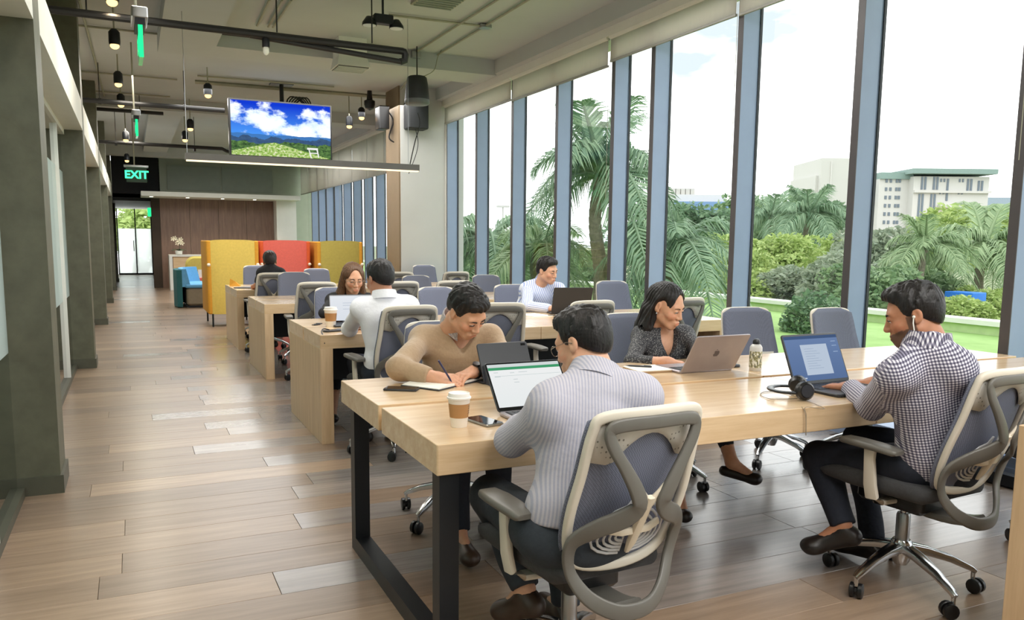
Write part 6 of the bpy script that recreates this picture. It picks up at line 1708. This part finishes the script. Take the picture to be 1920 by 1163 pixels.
Bt = JJ(dict(pelvis=(1.50, 10.26, .57), neck=(506, 503, 10.36), shL=(490, 513, 10.38), shR=(527, 512, 10.34), elL=(484, 533, 10.60), elR=(1.86, 10.58, .80), wrL=(475, 538, 10.84), wrR=(1.70, 10.85, .80),
     hipL=(1.41, 10.28, .55), hipR=(1.59, 10.28, .55), knL=(1.41, 10.7, .54), knR=(1.61, 10.7, .54), anL=(1.41, 10.6, .1), anR=(1.61, 10.6, .1), toL=(1.41, 10.74, .045), toR=(1.61, 10.74, .045)))
hd = dict(c=at(506, 490, 10.42), f=(0.12, 0.95, -0.2), up=(0, 0.15, 1))
o, toW, Mh, B0 = person('person', 'man in a black short sleeved shirt seen from behind at the farthest occupied desk', Bt, hd, 'c', shirt='c_black', trousers='c_navy', hair='hair_dark', collar=False, short_sleeve=True,
    hands={'L': hand((0.3, 0.9, -0.05), side=-1, h=0.006), 'R': hand((-0.3, 0.9, -0.05), h=0.006)}, h=0.012, hh=0.005)
# ------------------------------------------------------------------ things on the tables
TZ = 0.75
M['dark_plastic'] = plain('graphite_plastic', srgb(40, 42, 48), 0.4); M['alu'] = plain('space_grey_aluminium', srgb(168, 160, 164), 0.35, 0.6); M['paper'] = plain('cream_paper', srgb(240, 236, 226), 0.8, var=0.02)
M['glass_black'] = plain('black_glass', srgb(14, 15, 20), 0.06); M['cup_white'] = plain('cup_white', srgb(240, 236, 230), 0.5); M['sleeve'] = plain('kraft_sleeve', srgb(178, 132, 84), 0.8); M['key'] = plain('key_caps', srgb(24, 24, 28), 0.6)
def screen(kind):
    m = bpy.data.materials.new('screen_' + kind); m.use_nodes = True
    t = m.node_tree; t.nodes.clear()
    c = t.nodes.new('ShaderNodeTexCoord'); sp = t.nodes.new('ShaderNodeSeparateXYZ'); t.links.new(c.outputs['Generated'], sp.inputs[0]); X, Y_ = sp.outputs[0], sp.outputs[2]
    def band(v, a, b): return math_n(t, 'MULTIPLY', math_n(t, 'GREATER_THAN', v, a), math_n(t, 'LESS_THAN', v, b))
    def rect(x0, x1, y0, y1): return math_n(t, 'MULTIPLY', band(X, x0, x1), band(Y_, y0, y1))
    if kind == 'sheet':
        col = mix_rgb(t, (0.86, 0.90, 0.90), (0.93, 0.94, 0.94), Y_)
        col = mix_rgb(t, col, srgb(70, 160, 112), rect(0.0, 1.0, 0.86, 0.925)); col = mix_rgb(t, col, srgb(216, 224, 224), rect(0.0, 1.0, 0.925, 1.0))
        col = mix_rgb(t, col, srgb(190, 205, 205), rect(0.06, 0.98, 0.715, 0.722))
        for x0, x1, y0 in ((0.28, 0.34, 0.78), (0.4, 0.52, 0.785), (0.06, 0.14, 0.70), (0.3, 0.36, 0.62), (0.3, 0.37, 0.55), (0.06, 0.12, 0.80)):
            col = mix_rgb(t, col, srgb(196, 206, 208), rect(x0, x1, y0, y0 + 0.012))
    elif kind == 'doc':
        col = mix_rgb(t, srgb(92, 116, 158), srgb(110, 134, 176), Y_)
        col = mix_rgb(t, col, srgb(190, 204, 222), rect(0.26, 0.76, 0.12, 0.80))
        for k in range(9): col = mix_rgb(t, col, srgb(140, 158, 186), rect(0.32, 0.50 + 0.05 * (k % 3), 0.70 - 0.055 * k, 0.706 - 0.055 * k))
        for y0 in (0.84, 0.74, 0.60): col = mix_rgb(t, col, srgb(160, 182, 214), rect(0.86, 0.95, y0, y0 + 0.015))
        col = mix_rgb(t, col, srgb(176, 196, 222), rect(0.03, 0.05, 0.1, 0.12)); col = mix_rgb(t, col, srgb(200, 212, 230), rect(0.06, 0.24, 0.045, 0.07)); col = mix_rgb(t, col, srgb(70, 92, 130), rect(0, 1, 0.93, 1.0))
    else:
        col = mix_rgb(t, srgb(226, 232, 240), srgb(236, 240, 246), Y_)
        for y0 in (0.45, 0.60, 0.7): col = mix_rgb(t, col, srgb(190, 200, 214), rect(0.3, 0.6, y0, y0 + 0.02))
    e = t.nodes.new('ShaderNodeEmission'); e.inputs['Strength'].default_value = 0.85; t.links.new(col, e.inputs['Color'])
    o = t.nodes.new('ShaderNodeOutputMaterial'); t.links.new(e.outputs[0], o.inputs[0])
    return m
def laptop(name, label, x, y, z, deg, w, dp, tilt, mat, scr, logo=False, base_mat=None):
    # local: screen hinge along x at y = 0, keyboard towards -y, screen faces -y
    o = thing(name, label, 'laptop', (x, y, z), math.radians(deg))
    bm_ = base_mat or mat
    ba = MB().rbox((-w / 2, -dp, 0.0), (w / 2, 0.0, 0.014), 0.012, 3).build('base', bm_, o)
    MB().rbox((-w * 0.45, -dp * 0.52, 0.0135), (w * 0.45, -dp * 0.08, 0.0150), 0.004, 2).build('keyboard', M['key'], o)
    b = MB()
    for r in range(5):
        for c in range(13):
            x0 = -w * 0.435 + c * w * 0.067; y0 = -dp * 0.50 + r * dp * 0.083
            b.box((x0, y0, 0.0150), (x0 + w * 0.058, y0 + dp * 0.07, 0.0164))
    k = b.build('keys', M['dark_plastic'], o, smooth=False); k['kind'] = 'stuff'
    MB().rbox((-w * 0.17, -dp * 0.94, 0.0138), (w * 0.17, -dp * 0.58, 0.0148), 0.004, 2).build('trackpad', bm_, o)
    R = Matrix.Translation((0, 0.002, 0.012)) @ Matrix.Rotation(-math.radians(tilt), 4, 'X')
    hh_ = dp * 0.98
    lid = MB().rbox((-w / 2, 0.0, 0.0), (w / 2, 0.007, hh_), 0.012, 3, axis=1).build('lid', mat, o); lid.matrix_local = R
    MB().rbox((-w / 2 + 0.003, -0.0012, 0.003), (w / 2 - 0.003, 0.0, hh_ - 0.003), 0.010, 3, axis=1).build('bezel', M['glass_black'], lid)
    MB().box((-w / 2 + 0.009, -0.0022, 0.016), (w / 2 - 0.009, -0.0014, hh_ - 0.010)).build('screen', screen(scr), lid, smooth=False)
    if logo:
        pts = [(0, .014), (.006, .0165), (.012, .0145), (.0145, .010), (.0115, .0065), (.0105, .001), (.0135, -.004), (.0148, -.0055), (.011, -.0135), (.006, -.0165), (0, -.0145), (-.006, -.0165), (-.011, -.0135), (-.0152, -.004), (-.015, .006), (-.011, .0135), (-.006, .0165)]
        g = MB().prism([(px_ * 1.1, hh_ / 2 + pz_ * 1.1) for px_, pz_ in pts], 1, 0.0070, 0.0076)
        g.prism([(.001, hh_ / 2 + .019), (.006, hh_ / 2 + .022), (.008, hh_ / 2 + .028), (.002, hh_ / 2 + .025)], 1, 0.0070, 0.0076)
        g.build('emblem', plain('emblem_grey', srgb(104, 96, 100), 0.3, 0.5), lid, smooth=False)
    return o
laptop('laptop', 'open silver laptop showing a white spreadsheet with a green bar before the near man', 1.355, 2.66, TZ, 1, 0.325, 0.215, 40, M['dark_plastic'], 'sheet', base_mat=M['alu'])
laptop('laptop', 'silver grey laptop with an emblem on its lid, before the patterned blouse woman', 2.562, 3.19, TZ, 180, 0.325, 0.225, 32, M['alu'], 'plain', logo=True)
laptop('laptop', 'dark laptop with a blue screen and document before the checked shirt man', 2.806, 2.676, TZ, 2, 0.35, 0.24, 24, M['dark_plastic'], 'doc')
laptop('laptop', 'dark framed laptop with a white screen between the two people of the second row', 1.50, 6.08, TZ, -4, 0.33, 0.22, 14, M['dark_plastic'], 'plain')
laptop('laptop', 'charcoal laptop seen from behind before the blue striped shirt man', 3.52, 6.30, TZ, 168, 0.36, 0.25, 20, M['dark_plastic'], 'plain')
# tablet on a folded cover
tb = thing('tablet', 'tablet in a dark folding cover standing in front of the tan sweater man', 'tablet', (1.525, 3.26, TZ), math.radians(4))
R = Matrix.Rotation(math.radians(28), 4, 'X')
q = MB().rbox((-0.13, -0.008, 0.0), (0.13, 0.0, 0.185), 0.012, 3, axis=1).build('cover', M['dark_plastic'], tb); q.matrix_local = Matrix.Translation((0, 0.02, 0.005)) @ Matrix.Rotation(-math.radians(26), 4, 'X')
MB().rbox((-0.125, 0.0, 0.004), (0.125, 0.006, 0.181), 0.010, 3, axis=1).build('screen', M['glass_black'], q)
MB().box((0.095, -0.0095, 0.165), (0.118, -0.008, 0.175)).build('camera_bump', M['glass_black'], q, smooth=False)
b = MB().loft([[(-0.125, -0.065, 0.0), (0.125, -0.065, 0.0), (0.125, -0.057, 0.0), (-0.125, -0.057, 0.0)], [(-0.125, 0.040, 0.095), (0.125, 0.040, 0.095), (0.125, 0.048, 0.095), (-0.125, 0.048, 0.095)]])
b = MB().loft([[(-0.12, -0.062, 0.0), (-0.03, -0.062, 0.0), (-0.03, 0.03, 0.0), (-0.12, 0.03, 0.0)], [(-0.12, 0.035, 0.085), (-0.03, 0.035, 0.085), (-0.03, 0.05, 0.08), (-0.12, 0.05, 0.08)]])
b.build('stand_flap', plain('slate_flap', srgb(62, 68, 82), 0.6), tb, smooth=False)
MB().rbox((-0.13, 0.03, 0.0), (0.13, 0.20, 0.006), 0.008, 2).build('keyboard_flap', M['dark_plastic'], tb)
def phone(x, y, deg, label, edge):
    o = thing('smartphone', label, 'phone', (x, y, TZ), math.radians(deg))
    MB().rbox((-0.037, -0.073, 0.0), (0.037, 0.073, 0.009), 0.010, 4).build('body', edge, o)
    MB().rbox((-0.0345, -0.0705, 0.0088), (0.0345, 0.0705, 0.0096), 0.008, 4).build('screen', M['glass_black'], o)
    MB().lathe([(0.005, 0.0094), (0.005, 0.0099)], 12, (0, -0.063, 0)).build('home_button', M['dark_plastic'], o)
phone(1.098, 2.572, 12, 'black phone with a silver rim beside the paper cup on the near table', M['steel'])
phone(1.02, 3.285, 58, 'black phone beside the open notebook at the table corner', M['dark_plastic'])
phone(1.36, 5.66, 80, 'black phone beside the paper cup on the second row desk', M['dark_plastic'])
def paper_cup(x, y, label, s=1.0, lid=True):
    o = thing('paper_cup', label, 'cup', (x, y, TZ)); o.scale = (s, s, s)
    MB().lathe([(0.027, 0.0), (0.028, 0.002), (0.038, 0.100), (0.0395, 0.102)], 28).build('cup', M['cup_white'], o, smooth=0.8)
    MB().lathe([(0.0312, 0.034), (0.0320, 0.034), (0.0368, 0.082), (0.0360, 0.082)], 28).build('sleeve', M['sleeve'], o, smooth=0.8)
    if lid: MB().lathe([(0.0385, 0.098), (0.0415, 0.099), (0.0415, 0.104), (0.038, 0.106), (0.036, 0.118), (0.034, 0.1185), (0.033, 0.114), (0.01, 0.1135)], 28).build('lid', M['cup_white'], o, smooth=0.8)
    for k in range(4):
        a0_ = -1.0 + 0.1; zz = 0.05 + 0.008 * k; rr_ = 0.0338 + (zz - 0.05) * 0.1 + 0.0008
        MB().tube([(rr_ * math.cos(a), rr_ * math.sin(a), zz + 0.001 * math.sin(9 * a + k)) for a in np.linspace(a0_, a0_ + 0.45 - 0.06 * (k % 2), 6)], 0.0008, 4).build('print', M['shoe_brown'], o)
paper_cup(0.995, 2.548, 'white paper coffee cup with a kraft sleeve on the near table corner')
paper_cup(1.31, 5.95, 'tall paper coffee cup with a kraft sleeve on the second row desk', 1.22)
# notebooks and pens
nb = thing('notebook', 'open notebook under the tan sweater man\'s hands', 'notebook', (1.235, 3.37, TZ), math.radians(33))
MB().rbox((-0.165, -0.105, 0.0), (0.165, 0.105, 0.006), 0.006, 2).build('cover', M['dark_plastic'], nb)
for s in (-1, 1):
    b = MB(); rg = []
    for k in range(9):
        u = k / 8; xx = s * (0.003 + 0.155 * u); zt = 0.007 + 0.010 * math.sin(PI * (0.15 + 0.8 * u)) ** 1.0
        rg.append([(xx, -0.100, 0.005), (xx, 0.100, 0.005), (xx, 0.100, zt), (xx, -0.100, zt)])
    b.loft(rg).build('page_block', M['paper'], nb, smooth=0.8)
def pen(p0, p1, label, mat):
    p0, p1 = Vector(p0), Vector(p1); o = thing('pen', label, 'pen', p0); d = p1 - p0; L = d.length
    MB().tube([d * 0.0, d * 0.08, d * 0.16, d * 0.97, d], [0.0008, 0.0025, 0.0042, 0.0044, 0.003], 10).build('barrel', mat, o)
    MB().tube([d * 0.70 + Vector((0, 0, 0.005)), d * 0.96 + Vector((0, 0, 0.006))], 0.0012, 5).build('clip', M['chrome'], o)
tip = at(848, 716, 3.27); tip.z = 0.768
pen(tip, at(822, 676, 3.24), 'dark blue pen in the tan sweater man\'s hand', plain('navy_pen', srgb(34, 38, 80), 0.3))
pd = thing('notepad', 'white notepad beside the silver laptop', 'notepad', (2.315, 3.345, TZ), math.radians(-5))
MB().rbox((-0.095, -0.085, 0.0), (0.095, 0.085, 0.008), 0.003, 1).build('backing', plain('kraft_board', srgb(160, 130, 96), 0.8), pd)
MB().rbox((-0.093, -0.083, 0.008), (0.093, 0.083, 0.014), 0.003, 1).build('paper_stack', M['paper'], pd)
pen((2.235, 3.42, TZ + 0.019), (2.335, 3.335, TZ + 0.019), 'black pen lying on the white notepad', M['dark_plastic'])
bt = thing('bottle', 'small pale grey drinks bottle with a black cap beside the silver laptop', 'bottle', (2.825, 3.14, TZ))
MB().lathe([(0.028, 0.0), (0.031, 0.004), (0.031, 0.118), (0.026, 0.128), (0.017, 0.136)], 22).build('body', plain('bottle_grey', srgb(206, 204, 200), 0.3), bt, smooth=0.8)
m, t, b_ = newmat('bottle_label'); vv = vec_src(t, 'Object', (60, 60, 34))
t.links.new(ramp_n(t, noise_n(t, vv, 1.6, 3), [(0.4, srgb(232, 230, 222)), (0.5, srgb(150, 146, 96)), (0.62, srgb(92, 96, 98))]), b_.inputs['Base Color'])
MB().lathe([(0.0311, 0.018), (0.0317, 0.018), (0.0317, 0.100), (0.0311, 0.100)], 22).build('label', m, bt, smooth=0.8)
MB().lathe([(0.018, 0.134), (0.018, 0.150), (0.012, 0.160), (0.003, 0.162)], 16).build('cap', M['ch_black'], bt, smooth=0.8)
ms = thing('small_case', 'small black case between the silver laptop and the bottle', 'case', (2.80, 3.275, TZ))
MB().rbox((-0.035, -0.02, 0.0), (0.035, 0.02, 0.014), 0.012, 3).build('body', M['dark_plastic'], ms)
# headphones
hp0 = atz(1492, 744, TZ)
hp = thing('headphones', 'black over ear headphones lying beside the dark laptop', 'headphones', (hp0.x, hp0.y, TZ), math.radians(-35))
arc = [(0.075 * math.cos(a) - 0.03, 0.085 * math.sin(a), 0.030) for a in np.linspace(PI * 0.42, PI * 1.58, 16)]
MB().sweep(arc, rrect(0.026, 0.010, 0.004, 2), up=(0, 0, 1)).build('headband', M['tv_black'], hp)
MB().sweep([(x * 0.94, y * 0.92, z) for x, y, z in arc[3:-3]], rrect(0.022, 0.006, 0.003, 2), up=(0, 0, 1)).build('cushion', M['dark_plastic'], hp)
for s in (-1, 1):
    c = Vector((0.02, s * 0.082, 0.040)); n_ = Vector((0.35, s * 0.9, 0.1)).normalized()
    cu_ = MB().tube([c - n_ * 0.022, c - n_ * 0.012, c + n_ * 0.010, c + n_ * 0.018], [0.030, 0.038, 0.038, 0.030], 20).build('ear_cup', M['tv_black'], hp)
    MB().tube([c + n_ * 0.0182, c + n_ * 0.0205], 0.026, 20).build('cup_plate', M['dark_plastic'], cu_)
    MB().tube([c - n_ * 0.034, c - n_ * 0.020], [0.026, 0.034], 18).build('ear_pad', M['ch_black'], cu_)
cd = thing('headphone_cable', 'thin pale headphone cable looping on the table and over its front edge', 'cable', (hp0.x, hp0.y, TZ))
cp = [hp0 + Vector((0.03, -0.05, 0.0)), atz(1450, 750, TZ), atz(1426, 742, TZ), atz(1436, 736, TZ), atz(1470, 738, TZ), atz(1520, 756, TZ), atz(1546, 768, TZ)]
cp = [Vector((p.x, p.y, TZ + 0.003)) - Vector((hp0.x, hp0.y, TZ)) for p in cp]
e_ = Vector((atz(1552, 776, TZ).x, 2.326, TZ + 0.003)) - Vector((hp0.x, hp0.y, TZ))
cp += [e_, e_ + Vector((0.0, -0.006, -0.03)), e_ + Vector((0.004, -0.006, -0.11)), e_ + Vector((-0.006, -0.008, -0.03)), e_ + Vector((-0.01, 0.01, 0.002))]
MB().tube(cat_rom(cp, 6), 0.0016, 5).build('cable', plain('cable_beige', srgb(150, 134, 112), 0.6), cd)
# second row odds and ends
wl = thing('glasses_case', 'dark cases and cable draped over the second row desk corner', 'case', (1.27, 5.62, TZ), 0.3)
MB().rbox((-0.09, -0.03, 0.0), (0.06, 0.04, 0.012), 0.02, 3).build('case', M['dark_plastic'], wl)
MB().tube(cat_rom([(-0.05, 0.0, 0.014), (-0.12, -0.05, 0.03), (-0.165, -0.10, 0.018), (-0.17, -0.14, -0.02), (-0.175, -0.155, -0.06)], 5), 0.004, 5).build('strap', M['dark_plastic'], wl)
kx = thing('key_bunch', 'small dark bunch of keys behind the second row paper cup', 'keys', (1.23, 6.08, TZ), 0.5)
for k in range(3):
    MB().rbox((-0.03 + 0.02 * k, -0.02, 0.0 + 0.004 * k), (0.005 + 0.02 * k, 0.02, 0.006 + 0.004 * k), 0.006, 2).build('key', M['shoe_dark'], kx)
pp = thing('paper_sheet', 'white papers beside the blue striped shirt man\'s hands', 'paper', (3.16, 6.30, TZ), 0.15)
MB().box((-0.10, -0.14, 0.0), (0.10, 0.14, 0.004)).build('sheet', M['paper'], pp, smooth=False)
pen((3.24, 6.20, TZ + 0.006), (3.33, 6.16, TZ + 0.006), 'black pen beside the white papers in the second row', M['dark_plastic'])
td = thing('tablet', 'flat dark tablet on the farthest occupied desk', 'tablet', (1.36, 11.1, TZ), -0.4)
MB().rbox((-0.15, -0.11, 0.0), (0.15, 0.11, 0.012), 0.015, 3).build('body', M['dark_plastic'], td)
ac = thing('amber_card', 'small folded amber card on the farthest occupied desk', 'card', (1.27, 11.62, TZ), -0.3)
MB().loft([[(-0.07, -0.05, 0.0), (0.07, -0.05, 0.0), (0.07, 0.05, 0.0), (-0.07, 0.05, 0.0)], [(-0.07, -0.004, 0.10), (0.0, -0.004, 0.06), (0.0, 0.004, 0.06), (-0.07, 0.004, 0.10)]]).build('card', M['amber'], ac, smooth=False)
# added pale tag standing in for a see-through gap in the empty chair's back
for o in list(bpy.data.objects):
    if o.get('label', '').startswith('empty task chair at the big table with a pale tag'):
        MB().box((-0.17, -0.242, 0.60), (-0.06, -0.2395, 0.67)).build('gap_stand_in', M['paper'], o, smooth=False)
